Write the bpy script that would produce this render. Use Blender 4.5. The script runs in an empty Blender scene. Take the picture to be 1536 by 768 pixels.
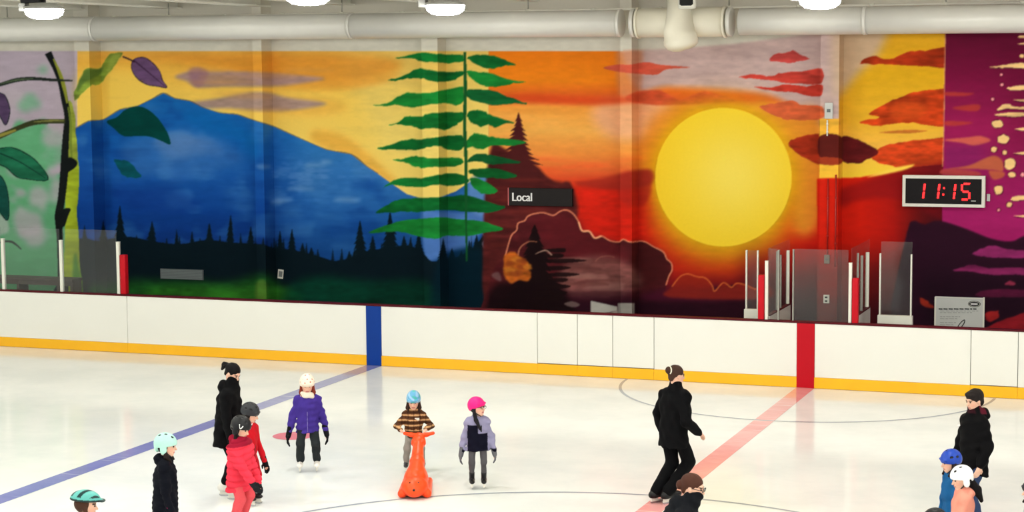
import bpy, bmesh, math, random
import numpy as np
from mathutils import Vector, Matrix

# ------------------------------------------------------------------ camera
FPX = 2830.5
YAW, PITCH, ROLL = 0.35522, 0.09831, -0.007292
CAM = np.array([6.1743, -30.5079, 5.2548])
_cy, _sy = math.cos(YAW), math.sin(YAW)
FWD = np.array([-_sy*math.cos(PITCH), _cy*math.cos(PITCH), -math.sin(PITCH)])
_r0 = np.array([_cy, _sy, 0.0]); _u0 = np.cross(_r0, FWD)
RGT = math.cos(ROLL)*_r0 + math.sin(ROLL)*_u0
UPV = -math.sin(ROLL)*_r0 + math.cos(ROLL)*_u0
scene = bpy.context.scene
col = scene.collection
cd = bpy.data.cameras.new('camera'); cam = bpy.data.objects.new('camera', cd); col.objects.link(cam)
cd.sensor_width = 36.0; cd.lens = FPX/1536*36.0; cd.clip_end = 300
M = Matrix(((RGT[0], UPV[0], -FWD[0], CAM[0]), (RGT[1], UPV[1], -FWD[1], CAM[1]), (RGT[2], UPV[2], -FWD[2], CAM[2]), (0, 0, 0, 1)))
cam.matrix_world = M
scene.camera = cam

# ------------------------------------------------------------------ light level
world = bpy.data.worlds.new('hall_light'); scene.world = world
world.use_nodes = True
bg = world.node_tree.nodes['Background']
bg.inputs[0].default_value = (1.0, 0.995, 0.98, 1); bg.inputs[1].default_value = 0.62
LAMP_POWER = 72.0
vs = scene.view_settings
vs.view_transform = 'Standard'; vs.look = 'None'; vs.gamma = 1.0; vs.exposure = 0.45; vs.use_curve_mapping = False

# ------------------------------------------------------------------ measuring helpers (photo survey -> metres)
def ray(u, v):
    return FWD + (u-768)/FPX*RGT - (v-384)/FPX*UPV
def ground(u, v, z=0.0):
    d = ray(u, v); t = (z-CAM[2])/d[2]; return CAM + t*d
def wallpt(u, v, y):
    d = ray(u, v); t = (y-CAM[1])/d[1]; return CAM + t*d
def sheet(P):
    d = np.asarray(P, float)-CAM
    w = d@FWD
    return 768+FPX*(d@RGT)/w, 384-FPX*(d@UPV)/w

# ------------------------------------------------------------------ object helpers
def lin(c):
    c = np.asarray(c, float)/255.0
    return np.where(c <= 0.04045, c/12.92, ((c+0.055)/1.055)**2.4)
def lin4(c): return tuple(float(x) for x in lin(c)) + (1.0,)

def tag(o, label=None, cat=None, group=None, kind=None):
    if label: o['label'] = label
    if cat: o['category'] = cat
    if group: o['group'] = group
    if kind: o['kind'] = kind
    return o
def empty(name, loc=(0, 0, 0), rz=0.0):
    o = bpy.data.objects.new(name, None); col.objects.link(o)
    o.location = tuple(float(a) for a in loc); o.rotation_euler = (0, 0, rz); o.empty_display_size = 0.2
    return o
def link(name, me, mat, parent=None, smooth=False):
    o = bpy.data.objects.new(name, me); col.objects.link(o)
    if mat is not None and not me.materials: me.materials.append(mat)
    if parent is not None: o.parent = parent
    if smooth:
        me.polygons.foreach_set('use_smooth', np.ones(len(me.polygons), bool))
    return o
def bm_mesh(name, bm):
    me = bpy.data.meshes.new(name); bm.normal_update(); bm.to_mesh(me); bm.free(); return me
def box_bm(bm, x0, x1, y0, y1, z0, z1, bev=0.0):
    vs_ = [bm.verts.new((x, y, z)) for z in (z0, z1) for y in (y0, y1) for x in (x0, x1)]
    fs = [(0, 2, 3, 1), (4, 5, 7, 6), (0, 1, 5, 4), (2, 6, 7, 3), (0, 4, 6, 2), (1, 3, 7, 5)]
    nf = [bm.faces.new([vs_[i] for i in f]) for f in fs]
    if bev > 0:
        es = list({e for f in nf for e in f.edges})
        bmesh.ops.bevel(bm, geom=es, offset=bev, segments=2, affect='EDGES', profile=0.6)
def box(name, x0, x1, y0, y1, z0, z1, mat, parent=None, bev=0.0):
    bm = bmesh.new(); box_bm(bm, min(x0, x1), max(x0, x1), min(y0, y1), max(y0, y1), z0, z1, bev)
    return link(name, bm_mesh(name, bm), mat, parent)
def tube_bm(bm, pts, rad, seg=12, cap=True):
    pts = [Vector(p) for p in pts]
    rads = rad if hasattr(rad, '__len__') else [rad]*len(pts)
    rings = []
    for i, p in enumerate(pts):
        t = (pts[min(i+1, len(pts)-1)]-pts[max(i-1, 0)]).normalized()
        a = t.cross(Vector((0, 0, 1)));
        if a.length < 1e-3: a = t.cross(Vector((0, 1, 0)))
        a.normalize(); b = t.cross(a)
        rings.append([bm.verts.new(p+(a*math.cos(2*math.pi*k/seg)+b*math.sin(2*math.pi*k/seg))*rads[i]) for k in range(seg)])
    for i in range(len(rings)-1):
        for k in range(seg):
            bm.faces.new((rings[i][k], rings[i+1][k], rings[i+1][(k+1) % seg], rings[i][(k+1) % seg]))
    if cap:
        bm.faces.new(rings[0]); bm.faces.new(rings[-1][::-1])
def tube(name, pts, rad, mat, parent=None, seg=12, smooth=True):
    bm = bmesh.new(); tube_bm(bm, pts, rad, seg); bmesh.ops.recalc_face_normals(bm, faces=bm.faces)
    o = link(name, bm_mesh(name, bm), mat, parent)
    if smooth: o.data.polygons.foreach_set('use_smooth', [len(p.vertices) == 4 for p in o.data.polygons])
    return o
def np_mesh(name, verts, quads, colors=None):
    me = bpy.data.meshes.new(name)
    verts = np.ascontiguousarray(verts, np.float32); quads = np.ascontiguousarray(quads, np.int32)
    me.vertices.add(len(verts)); me.vertices.foreach_set('co', verts.ravel())
    me.loops.add(quads.size); me.loops.foreach_set('vertex_index', quads.ravel())
    me.polygons.add(len(quads)); me.polygons.foreach_set('loop_start', np.arange(0, quads.size, 4, dtype=np.int32))
    me.update(calc_edges=True)
    if colors is not None:
        ca = me.color_attributes.new('Col', 'FLOAT_COLOR', 'POINT')
        c4 = np.ones((len(verts), 4), np.float32); c4[:, :3] = colors
        ca.data.foreach_set('color', c4.ravel())
    me.validate()
    return me

# ------------------------------------------------------------------ materials
def new_mat(name):
    m = bpy.data.materials.new(name); m.use_nodes = True
    nt = m.node_tree; return m, nt, nt.nodes['Principled BSDF']
def pmat(name, rgb, rough=0.5, metal=0.0, var=0.06, scale=6.0, bump=0.0, bscale=60.0, spec=0.5, emit=None, estr=0.0):
    """plain procedural surface: colour broken up by noise, optional fine bump"""
    m, nt, b = new_mat(name)
    N = nt.nodes; L = nt.links
    tc = N.new('ShaderNodeTexCoord'); nz = N.new('ShaderNodeTexNoise'); nz.inputs['Scale'].default_value = scale
    nz.inputs['Detail'].default_value = 5
    L.new(tc.outputs['Object'], nz.inputs['Vector'])
    mx = N.new('ShaderNodeMix'); mx.data_type = 'RGBA'
    c = lin(rgb)
    mx.inputs['A'].default_value = tuple(c*(1-var))+(1,)
    mx.inputs['B'].default_value = tuple(np.minimum(c*(1+var), 1))+(1,)
    L.new(nz.outputs['Fac'], mx.inputs['Factor']); L.new(mx.outputs['Result'], b.inputs['Base Color'])
    b.inputs['Roughness'].default_value = rough; b.inputs['Metallic'].default_value = metal
    b.inputs['Specular IOR Level'].default_value = spec
    if bump > 0:
        n2 = N.new('ShaderNodeTexNoise'); n2.inputs['Scale'].default_value = bscale
        L.new(tc.outputs['Object'], n2.inputs['Vector'])
        bp = N.new('ShaderNodeBump'); bp.inputs['Strength'].default_value = bump; bp.inputs['Distance'].default_value = 0.01
        L.new(n2.outputs['Fac'], bp.inputs['Height']); L.new(bp.outputs['Normal'], b.inputs['Normal'])
    if emit is not None:
        b.inputs['Emission Color'].default_value = lin4(emit); b.inputs['Emission Strength'].default_value = estr
    return m
def vmat(name, rough=0.7, bump=0.15, bscale=90.0, spec=0.4, var=0.1, sheen=0.0):
    """surface whose own colours come from the mesh's painted colour layer"""
    m, nt, b = new_mat(name); N = nt.nodes; L = nt.links
    at = N.new('ShaderNodeAttribute'); at.attribute_name = 'Col'
    tc = N.new('ShaderNodeTexCoord'); nz = N.new('ShaderNodeTexNoise'); nz.inputs['Scale'].default_value = bscale
    nz.inputs['Detail'].default_value = 4
    L.new(tc.outputs['Object'], nz.inputs['Vector'])
    mr = N.new('ShaderNodeMapRange'); mr.inputs['To Min'].default_value = 1-var; mr.inputs['To Max'].default_value = 1+var
    L.new(nz.outputs['Fac'], mr.inputs['Value'])
    vm = N.new('ShaderNodeVectorMath'); vm.operation = 'SCALE'
    L.new(at.outputs['Color'], vm.inputs[0]); L.new(mr.outputs['Result'], vm.inputs['Scale'])
    L.new(vm.outputs['Vector'], b.inputs['Base Color'])
    b.inputs['Roughness'].default_value = rough; b.inputs['Specular IOR Level'].default_value = spec
    if sheen: b.inputs['Sheen Weight'].default_value = sheen
    if bump > 0:
        bp = N.new('ShaderNodeBump'); bp.inputs['Strength'].default_value = bump; bp.inputs['Distance'].default_value = 0.004
        L.new(nz.outputs['Fac'], bp.inputs['Height']); L.new(bp.outputs['Normal'], b.inputs['Normal'])
    return m
def ice_mat(name, rgb, rgb2):
    m, nt, b = new_mat(name); N = nt.nodes; L = nt.links
    tc = N.new('ShaderNodeTexCoord')
    n1 = N.new('ShaderNodeTexNoise'); n1.inputs['Scale'].default_value = 0.9; n1.inputs['Detail'].default_value = 6; n1.inputs['Roughness'].default_value = 0.6
    L.new(tc.outputs['Object'], n1.inputs['Vector'])
    r1 = N.new('ShaderNodeMapRange'); r1.inputs['From Min'].default_value = 0.40; r1.inputs['From Max'].default_value = 0.62
    L.new(n1.outputs['Fac'], r1.inputs['Value'])
    mx = N.new('ShaderNodeMix'); mx.data_type = 'RGBA'
    mx.inputs['A'].default_value = lin4(rgb); mx.inputs['B'].default_value = lin4(rgb2)
    L.new(r1.outputs['Result'], mx.inputs['Factor'])
    # skate scratches: stretched noise, whitened snow
    last = mx.outputs['Result']
    for k, (ang, sc) in enumerate(((0.5, 1.2), (-0.35, 1.0), (1.25, 0.9))):
        mp = N.new('ShaderNodeMapping'); mp.inputs['Rotation'].default_value = (0, 0, ang); mp.inputs['Scale'].default_value = (0.35*sc, 9*sc, 1)
        L.new(tc.outputs['Object'], mp.inputs['Vector'])
        n2 = N.new('ShaderNodeTexNoise'); n2.inputs['Scale'].default_value = 1.6; n2.inputs['Detail'].default_value = 3; n2.inputs['Distortion'].default_value = 0.4
        L.new(mp.outputs['Vector'], n2.inputs['Vector'])
        r2 = N.new('ShaderNodeMapRange'); r2.inputs['From Min'].default_value = 0.66; r2.inputs['From Max'].default_value = 0.74; r2.inputs['To Max'].default_value = 0.55
        L.new(n2.outputs['Fac'], r2.inputs['Value'])
        m2 = N.new('ShaderNodeMix'); m2.data_type = 'RGBA'; m2.inputs['B'].default_value = lin4((246, 247, 243))
        L.new(r2.outputs['Result'], m2.inputs['Factor']); L.new(last, m2.inputs['A']); last = m2.outputs['Result']
    L.new(last, b.inputs['Base Color'])
    b.inputs['IOR'].default_value = 1.31; b.inputs['Specular IOR Level'].default_value = 0.33
    rr = N.new('ShaderNodeMapRange'); rr.inputs['To Min'].default_value = 0.07; rr.inputs['To Max'].default_value = 0.15
    L.new(n1.outputs['Fac'], rr.inputs['Value']); L.new(rr.outputs['Result'], b.inputs['Roughness'])
    n3 = N.new('ShaderNodeTexNoise'); n3.inputs['Scale'].default_value = 5; L.new(tc.outputs['Object'], n3.inputs['Vector'])
    bp = N.new('ShaderNodeBump'); bp.inputs['Strength'].default_value = 0.05; bp.inputs['Distance'].default_value = 0.01
    L.new(n3.outputs['Fac'], bp.inputs['Height']); L.new(bp.outputs['Normal'], b.inputs['Normal'])
    return m
def glass_mat(name, tint, haze):
    m, nt, b = new_mat(name); N = nt.nodes; L = nt.links
    out = N['Material Output']; N.remove(b)
    tr = N.new('ShaderNodeBsdfTransparent'); tr.inputs[0].default_value = tint+(1,)
    gl = N.new('ShaderNodeBsdfGlossy'); gl.inputs['Roughness'].default_value = 0.05
    df = N.new('ShaderNodeBsdfDiffuse'); df.inputs[0].default_value = lin4((200, 205, 200))
    nz = N.new('ShaderNodeTexNoise'); nz.inputs['Scale'].default_value = 3.0
    mr = N.new('ShaderNodeMapRange'); mr.inputs['To Min'].default_value = haze*0.7; mr.inputs['To Max'].default_value = haze*1.3
    L.new(nz.outputs['Fac'], mr.inputs['Value'])
    m1 = N.new('ShaderNodeMixShader'); L.new(mr.outputs['Result'], m1.inputs[0]); L.new(tr.outputs[0], m1.inputs[1]); L.new(df.outputs[0], m1.inputs[2])
    lw = N.new('ShaderNodeLayerWeight'); lw.inputs['Blend'].default_value = 0.5
    pw = N.new('ShaderNodeMath'); pw.operation = 'POWER'; pw.inputs[1].default_value = 4.0; L.new(lw.outputs['Facing'], pw.inputs[0])
    sc_ = N.new('ShaderNodeMath'); sc_.operation = 'MULTIPLY_ADD'; sc_.inputs[1].default_value = 0.3; sc_.inputs[2].default_value = 0.015; L.new(pw.outputs[0], sc_.inputs[0])
    m2 = N.new('ShaderNodeMixShader'); L.new(sc_.outputs[0], m2.inputs[0]); L.new(m1.outputs[0], m2.inputs[1]); L.new(gl.outputs[0], m2.inputs[2])
    L.new(m2.outputs[0], out.inputs['Surface'])
    return m

M_WHITE = pmat('white_paint', (226, 224, 212), 0.5, var=0.03, scale=2)
M_CEIL = pmat('ceiling_paint', (243, 241, 230), 0.7, var=0.04, scale=2, bump=0.1)
M_STEEL = pmat('steel_white', (240, 238, 226), 0.45, var=0.05, scale=4)
M_DUCT = pmat('duct_sheet', (224, 222, 214), 0.38, var=0.05, scale=3, metal=0.1)
M_CREAM = pmat('cream_fitting', (240, 234, 214), 0.45, var=0.03)
M_BOARD = pmat('board_plastic', (240, 239, 230), 0.32, var=0.02, scale=1.5, bump=0.03, bscale=5)
M_KICK = pmat('yellow_kick_plastic', (252, 186, 16), 0.35, var=0.05, scale=3)
M_BLUEB = pmat('blue_board_plastic', (4, 58, 146), 0.4, var=0.04, spec=0.2)
M_REDB = pmat('red_board_plastic', (190, 10, 30), 0.4, var=0.04, spec=0.2)
M_CAP = pmat('maroon_cap', (84, 10, 24), 0.5, var=0.1, spec=0.15)
M_SEAM = pmat('seam_grey', (140, 140, 134), 0.7)
M_PAD = pmat('red_pad_vinyl', (196, 12, 30), 0.5, var=0.05, spec=0.2)
M_POST = pmat('post_aluminium_white', (236, 236, 222), 0.35, var=0.03)
M_POSTG = pmat('post_aluminium_grey', (160, 160, 150), 0.35, var=0.05, metal=0.4)
M_GLASS = glass_mat('hazed_glass', (0.955, 0.965, 0.96), 0.03)
M_GLASSE = pmat('glass_edge', (70, 40, 40), 0.3)
M_DARK = pmat('dark_plastic', (22, 22, 24), 0.5, var=0.1, spec=0.2)
M_BLACK = pmat('black_void', (6, 6, 7), 0.8)
M_CONC = pmat('concrete', (120, 116, 110), 0.8, var=0.1, bump=0.2)
M_BENCH = pmat('brown_bench', (78, 66, 56), 0.6, var=0.12, bump=0.1)
M_GREYV = pmat('grey_vent', (96, 104, 104), 0.5)
M_LENS = pmat('lamp_lens', (255, 255, 255), 0.4, emit=(255, 254, 250), estr=LAMP_POWER)
M_HOUS = pmat('lamp_housing', (150, 150, 145), 0.4, metal=0.3)
M_LED = pmat('led_red', (255, 30, 30), 0.4, emit=(255, 16, 20), estr=3.2)
M_TEXTW = pmat('lettering_white', (240, 240, 238), 0.5)
M_SIGNB = pmat('sign_charcoal', (38, 35, 35), 0.6, spec=0.1)
M_PINKE = pmat('sign_edge_pink', (190, 90, 90), 0.5)
M_PLAQ = pmat('plaque_grey_white', (198, 200, 196), 0.4, var=0.03)
M_INK = pmat('ink_black', (22, 24, 24), 0.5)
M_INKG = pmat('ink_grey', (120, 124, 122), 0.5)
M_REDC = pmat('red_painted_conduit', (170, 28, 20), 0.5)
M_MURAL = vmat('mural_paint', 0.85, 0.08, 22.0, spec=0.06, var=0.03)
M_FAB = vmat('fabric', 0.85, 0.3, 120.0, spec=0.1)
M_SKIN = vmat('skin', 0.55, 0.05, 150.0, spec=0.35)
M_HAIR = vmat('hair_strands', 0.6, 0.35, 220.0, spec=0.12)
M_PLAS = vmat('moulded_plastic', 0.35, 0.02, 60.0, spec=0.28)
M_BLADE = pmat('blade_steel', (190, 192, 195), 0.25, metal=0.9)
M_EYE = pmat('eye_dark', (30, 22, 20), 0.2)

# ------------------------------------------------------------------ mural painting (flat artwork on the wall, kept as wall colour)
CS = 1.5; CU0, CU1, CV0, CV1 = -90, 1660, 30, 560
CW, CH = int((CU1-CU0)*CS), int((CV1-CV0)*CS)
cu = CU0+(np.arange(CW)+0.5)/CS; cv = CV0+(np.arange(CH)+0.5)/CS
UU, VV = np.meshgrid(cu, cv)
CAN = np.zeros((CH, CW, 3))
rng = np.random.default_rng(7)
def vnoise(cellu, cellv, oct=3):
    out = np.zeros((CH, CW)); amp = 1.0; tot = 0
    for o in range(oct):
        gu, gv = max(cellu/2**o, 1.5), max(cellv/2**o, 1.5)
        nu, nv = int((CU1-CU0)/gu)+3, int((CV1-CV0)/gv)+3
        g = rng.random((nv, nu))
        x = (cu-CU0)/gu; y = (cv-CV0)/gv
        xi = x.astype(int); yi = y.astype(int); fx = x-xi; fy = y-yi
        fx = fx*fx*(3-2*fx); fy = fy*fy*(3-2*fy)
        a = g[yi][:, xi]; b = g[yi][:, xi+1]; c = g[yi+1][:, xi]; d = g[yi+1][:, xi+1]
        out += amp*((a*(1-fx)+b*fx)*(1-fy)[:, None]+(c*(1-fx)+d*fx)*fy[:, None]); tot += amp; amp *= 0.5
    return out/tot
NB = vnoise(60, 45); NS = vnoise(70, 9); NF = vnoise(12, 5, 2); NG = vnoise(24, 26, 2)
def sstep(a, b, x):
    t = np.clip((x-a)/(b-a), 0, 1); return t*t*(3-2*t)
def smooth_pts(p, n=4, closed=True):
    p = np.asarray(p, float); out = []; k = len(p)
    for i in range(k if closed else k-1):
        g = (lambda j: p[j % k]) if closed else (lambda j: p[min(max(j, 0), k-1)])
        a, b, c, d = g(i-1), g(i), g(i+1), g(i+2)
        for t in np.arange(n)/n:
            out.append(0.5*((2*b)+(c-a)*t+(2*a-5*b+4*c-d)*t*t+(-a+3*b-3*c+d)*t**3))
    if not closed: out.append(p[-1])
    return np.array(out)
def bblur(m, r):
    r = int(round(r))
    if r < 1: return m
    for ax in (0, 1):
        q = np.cumsum(np.pad(m, [(r+1, r) if a == ax else (0, 0) for a in (0, 1)], mode='edge'), axis=ax)
        m = (np.take(q, range(2*r+1, q.shape[ax]), ax)-np.take(q, range(0, q.shape[ax]-2*r-1), ax))/(2*r+1)
    return m
def region(p, pad):
    i0 = max(int((p[:, 0].min()-CU0-pad)*CS), 0); i1 = min(int((p[:, 0].max()-CU0+pad)*CS)+2, CW)
    j0 = max(int((p[:, 1].min()-CV0-pad)*CS), 0); j1 = min(int((p[:, 1].max()-CV0+pad)*CS)+2, CH)
    return slice(j0, j1), slice(i0, i1)
def pmask(p, R, feather):
    X, Y = UU[R], VV[R]; ins = np.zeros(X.shape, bool)
    q = np.roll(p, -1, 0)
    for (x0, y0), (x1, y1) in zip(p, q):
        if y0 == y1: continue
        rows = (Y[:, 0] >= min(y0, y1)) & (Y[:, 0] < max(y0, y1))
        if not rows.any(): continue
        xc = x0+(Y[rows, 0]-y0)*(x1-x0)/(y1-y0)
        ins[rows] ^= X[rows] < xc[:, None]
    m = ins.astype(float)
    f = max(feather*CS, 0.8)
    m = bblur(m, max(f, 1)); m = bblur(m, f*0.6) if f > 1.2 else m
    return m
def lay(R, m, c):
    if callable(c): c = c(UU[R], VV[R])
    else: c = np.asarray(c, float)
    CAN[R] = CAN[R]*(1-m[..., None])+c*m[..., None]
def poly(p, c, a=1.0, f=0.0, sm=True, tex=0.0):
    p = smooth_pts(p) if sm else np.asarray(p, float)
    if tex >= 0.15 and sm: p = p+rng.normal(0, 0.65, p.shape)*(1, 0.8)     # brushed, slightly ragged edge
    R = region(p, f*2+3)
    if R[0].stop <= R[0].start or R[1].stop <= R[1].start: return
    m = pmask(p, R, f)*a
    if tex:
        cc = np.asarray(c, float); n = (NS[R]-0.5)*0.7+(NB[R]-0.5)*0.9+(NF[R]-0.5)*0.5
        lay(R, m, lambda U, V: np.clip(cc*(1+tex*n[..., None]*2), 0, 255))
    else: lay(R, m, c)
def rect(u0, u1, v0, v1, c, a=1.0, f=0.0, tex=0.0):
    poly([(u0, v0), (u1, v0), (u1, v1), (u0, v1)], c, a, f, False, tex)
def stroke(p, w, c, a=1.0, f=0.0, sm=True):
    p = smooth_pts(p, 4, False) if sm else np.asarray(p, float)
    w = np.interp(np.linspace(0, 1, len(p)), np.linspace(0, 1, len(w)), w) if hasattr(w, '__len__') else np.full(len(p), float(w))
    t = np.gradient(p, axis=0); t /= np.linalg.norm(t, axis=1)[:, None]+1e-9
    n = np.stack([-t[:, 1], t[:, 0]], 1)*w[:, None]/2
    for i in range(len(p)-1):
        pass
    poly(np.vstack([p+n, (p-n)[::-1]]), c, a, f, False)
def vgrad(stops):
    ks = [s[0] for s in stops]; cs = np.array([s[1] for s in stops], float)
    return lambda U, V: np.stack([np.interp(V, ks, cs[:, i]) for i in range(3)], -1)
def hgrad(stops):
    ks = [s[0] for s in stops]; cs = np.array([s[1] for s in stops], float)
    return lambda U, V: np.stack([np.interp(U, ks, cs[:, i]) for i in range(3)], -1)
def ellp(cx, cy, rx, ry, n=24, jit=0.0):
    t = np.linspace(0, 2*np.pi, n, endpoint=False)
    k = 1+jit*(rng.random(n)-0.5)
    return np.stack([cx+rx*k*np.cos(t), cy+ry*k*np.sin(t)], 1)
def spruce(tu, tv, bv, hw, c, layers=7, a=1.0, jag=0.55, f=0.0):
    L_, R_ = [], []
    for k in range(1, layers+1):
        t = k/layers; v = tv+(bv-tv)*t
        wl = hw*t*(0.8+0.4*rng.random()); wr = hw*t*(0.8+0.4*rng.random())
        L_ += [(tu-wl, v), (tu-wl*(1-jag), v-(bv-tv)/layers*0.15)]
        R_ += [(tu+wr, v), (tu+wr*(1-jag), v-(bv-tv)/layers*0.15)]
    poly([(tu, tv)]+R_+[(tu+hw*.6, bv+4), (tu-hw*.6, bv+4)]+L_[::-1], c, a, f, False)
ALL = (slice(0, CH), slice(0, CW))

# --- left panel: lilac with green dapples
g = sstep(0.36, 0.56, NB*0.55+NG*0.45+(VV-245)/520)[..., None]
A_ = np.array([178, 164, 178.])*(1-g)+np.array([96, 166, 120.])*g
A_ = A_*(1-0.25*sstep(330, 440, VV)[..., None])+np.array([70, 140, 90.])*0.25*sstep(330, 440, VV)[..., None]
CAN[:] = A_
for (x, y, rx, ry) in ((60, 298, 14, 18), (40, 337, 20, 24), (52, 352, 24, 14), (86, 285, 10, 18), (28, 256, 16, 9), (88, 205, 20, 16), (20, 150, 20, 14)):
    poly(ellp(x, y, rx, ry, 10, 0.6), (182, 170, 180), 0.75, 5)
for (x, y, rx, ry) in ((45, 155, 16, 12), (64, 105, 8, 6), (36, 200, 14, 16), (82, 235, 14, 16), (60, 240, 20, 10), (72, 350, 5, 8), (65, 405, 9, 5), (28, 385, 6, 9)):
    poly(ellp(x, y, rx, ry, 10, 0.6), (104, 172, 128), 0.7, 5)
poly([(-20, 322), (6, 324), (13, 336), (10, 350), (-20, 352)], (170, 180, 172), 0.8, 2)

# --- yellow dawn sky
RB = region(np.array([(114, 60), (734, 440)]), 0)
rect(116, 733, 20, 480, vgrad([(70, (224, 176, 84)), (95, (229, 172, 66)), (140, (236, 194, 84)), (200, (240, 204, 96)), (300, (247, 216, 116))]), tex=0)
poly([(520, 70), (740, 70), (740, 230), (600, 240), (540, 150)], (226, 204, 116), 0.55, 18)
poly([(120, 110), (200, 105), (240, 130), (230, 150), (130, 190)], (246, 208, 92), 0.7, 10)
poly([(160, 82), (300, 78), (560, 82), (600, 105), (520, 128), (400, 122), (300, 98)], (216, 140, 46), 0.75, 8)
poly([(420, 128), (520, 120), (600, 112), (560, 128), (470, 136)], (222, 152, 56), 0.6, 5)
poly([(470, 195), (520, 205), (580, 255), (600, 280), (570, 270), (520, 236), (470, 214)], (222, 160, 58), 0.7, 6)
poly([(420, 150), (500, 150), (520, 165), (470, 175), (420, 168)], (224, 164, 66), 0.5, 6)
poly([(262, 115), (285, 106), (296, 102), (312, 107), (350, 107), (400, 109), (450, 113), (488, 118), (440, 127), (400, 130), (340, 130), (296, 131), (280, 122)], (152, 124, 128), 0.9, 2.5, tex=0.1)
poly([(283, 106), (296, 101), (312, 108), (304, 128), (290, 128)], (140, 96, 118), 0.6, 3)
poly([(280, 155), (330, 147), (372, 139), (402, 139), (430, 146), (490, 155), (450, 164), (400, 167), (350, 163), (300, 162)], (158, 132, 132), 0.9, 2.5, tex=0.1)
for s in range(9):
    x = 300+rng.random()*200; y = 95+rng.random()*75
    poly(ellp(x, y, 40, 3, 12), (206, 150, 84), 0.35, 3)

# --- blue mountain
mtn = [(112, 194), (133, 182), (155, 180), (180, 165), (205, 160), (228, 149), (245, 140), (262, 148), (285, 152), (305, 162), (330, 170), (355, 172), (378, 180), (410, 190), (450, 208), (490, 225), (527, 232), (550, 250), (567, 261), (594, 280), (610, 291), (633, 298), (657, 297), (684, 287), (700, 276), (718, 266), (734, 260), (734, 420), (112, 420)]
NM = NB*0.5+NG*0.3+NS*0.2
def mcol(U, V):
    base = vgrad([(140, (22, 96, 168)), (200, (20, 92, 172)), (260, (24, 86, 166)), (315, (12, 62, 142)), (370, (10, 44, 112))])(U, V)
    r = sstep(390, 480, U)[..., None]
    base = base*(1-r)+r*vgrad([(180, (34, 110, 176)), (250, (48, 112, 180)), (320, (32, 90, 162)), (380, (18, 66, 132))])(U, V)
    l = (1-sstep(140, 170, U))[..., None]
    return base*(1-0.4*l)+0.4*l*np.array([16, 62, 140.])
mp = np.array(mtn, float); R_ = region(mp, 4); mm = pmask(mp, R_, 0)
stroke(mtn[:19], 2.5, (46, 52, 70), 0.6)
lay(R_, mm, mcol)
lay(R_, mm*sstep(0.50, 0.70, NM[R_])*0.40, (64, 124, 186)); lay(R_, mm*(1-sstep(0.30, 0.48, NM[R_]))*0.5, (8, 54, 128))
cl = np.clip(sstep(0.50, 0.72, NB*0.75+NG*0.25)*np.exp(-(((UU-265)/85)**2+((VV-205)/30)**2)), 0, 1)*0.55
cl += sstep(0.50, 0.75, NB*0.6+NF*0.4)*np.exp(-(((UU-470)/90)**2+((VV-265)/26)**2))*0.45
cl += sstep(0.52, 0.75, NB)*np.exp(-(((UU-640)/60)**2+((VV-320)/40)**2))*0.25
lay(R_, mm*cl[R_], (96, 136, 190))
poly([(180, 225), (205, 205), (260, 195), (318, 200), (345, 215), (365, 240), (345, 250), (300, 262), (262, 272), (240, 262), (205, 262)], (76, 120, 178), 0.35, 8)
poly([(228, 215), (275, 205), (318, 212), (335, 232), (300, 232), (262, 240)], (96, 124, 176), 0.3, 5)
poly([(165, 285), (190, 278), (215, 282), (245, 276), (275, 290), (300, 310), (260, 320), (200, 315)], (14, 52, 132), 0.5, 8)
poly([(270, 168), (300, 165), (340, 178), (380, 200), (385, 240), (350, 210), (300, 195)], (10, 96, 170), 0.75, 8)
for (x, y, w) in ((470, 248, 16), (488, 243, 10), (452, 283, 22), (425, 300, 13), (415, 303, 9), (520, 300, 20), (395, 250, 12)):
    poly(ellp(x, y, w, 3.4, 12, 0.5), (118, 156, 200), 0.5, 2.5)
for (x, y, w, h) in ((560, 280, 14, 10), (545, 276, 20, 8), (380, 280, 10, 18), (590, 310, 18, 8), (430, 330, 40, 6), (330, 300, 26, 16)):
    poly(ellp(x, y, w, h, 10, 0.5), (18, 72, 150), 0.5, 5)
poly([(633, 318), (660, 317), (700, 318), (733, 312), (733, 335), (720, 352), (700, 372), (672, 378), (648, 392), (636, 385)], (86, 126, 196), 0.8, 3)
poly([(704, 270), (733, 264), (733, 320), (706, 316)], (104, 142, 202), 0.7, 3)

# --- treeline and lawn
DK = (8, 24, 32)
base = [(112, 372), (150, 362), (190, 355), (230, 362), (270, 366), (310, 360), (350, 364), (390, 366), (412, 372), (440, 375), (480, 385), (500, 391), (522, 388), (545, 378), (580, 372), (612, 368), (633, 378), (648, 392), (668, 388), (690, 384), (712, 370), (734, 360), (734, 540), (112, 540)]
poly(base, DK, 1, 0.6)
random.seed(3)
for (tu, tv, hw) in ((127, 338, 8), (155, 330, 9), (180, 307, 11), (205, 352, 6), (228, 331, 12), (250, 356, 5), (265, 344, 6), (288, 346, 7), (300, 356, 5), (314, 334, 10), (330, 352, 5), (346, 321, 8), (361, 350, 5), (376, 339, 9), (395, 356, 6), (420, 345, 7), (438, 342, 8), (454, 364, 8), (467, 371, 8), (524, 376, 5), (532, 372, 5), (540, 330, 10), (559, 353, 9), (585, 317, 15), (606, 353, 10), (616, 354, 6), (628, 349, 10), (665, 357, 7), (678, 372, 6), (692, 376, 7), (704, 360, 6), (715, 351, 9), (729, 333, 9)):
    spruce(tu, tv, 396, hw*1.5, DK, 9, 1, 0.4)
for k in range(46):
    u_ = 120+rng.random()*610; spruce(u_, 352+rng.random()*22+(12 if 470 < u_ < 530 else 0), 394, 3+3*rng.random(), DK, 6, 0.9, 0.35)
poly([(160, 424), (260, 420), (340, 424), (410, 418), (430, 540), (120, 540), (130, 440)], (28, 84, 30), 0.85, 8, tex=0.35)
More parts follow.
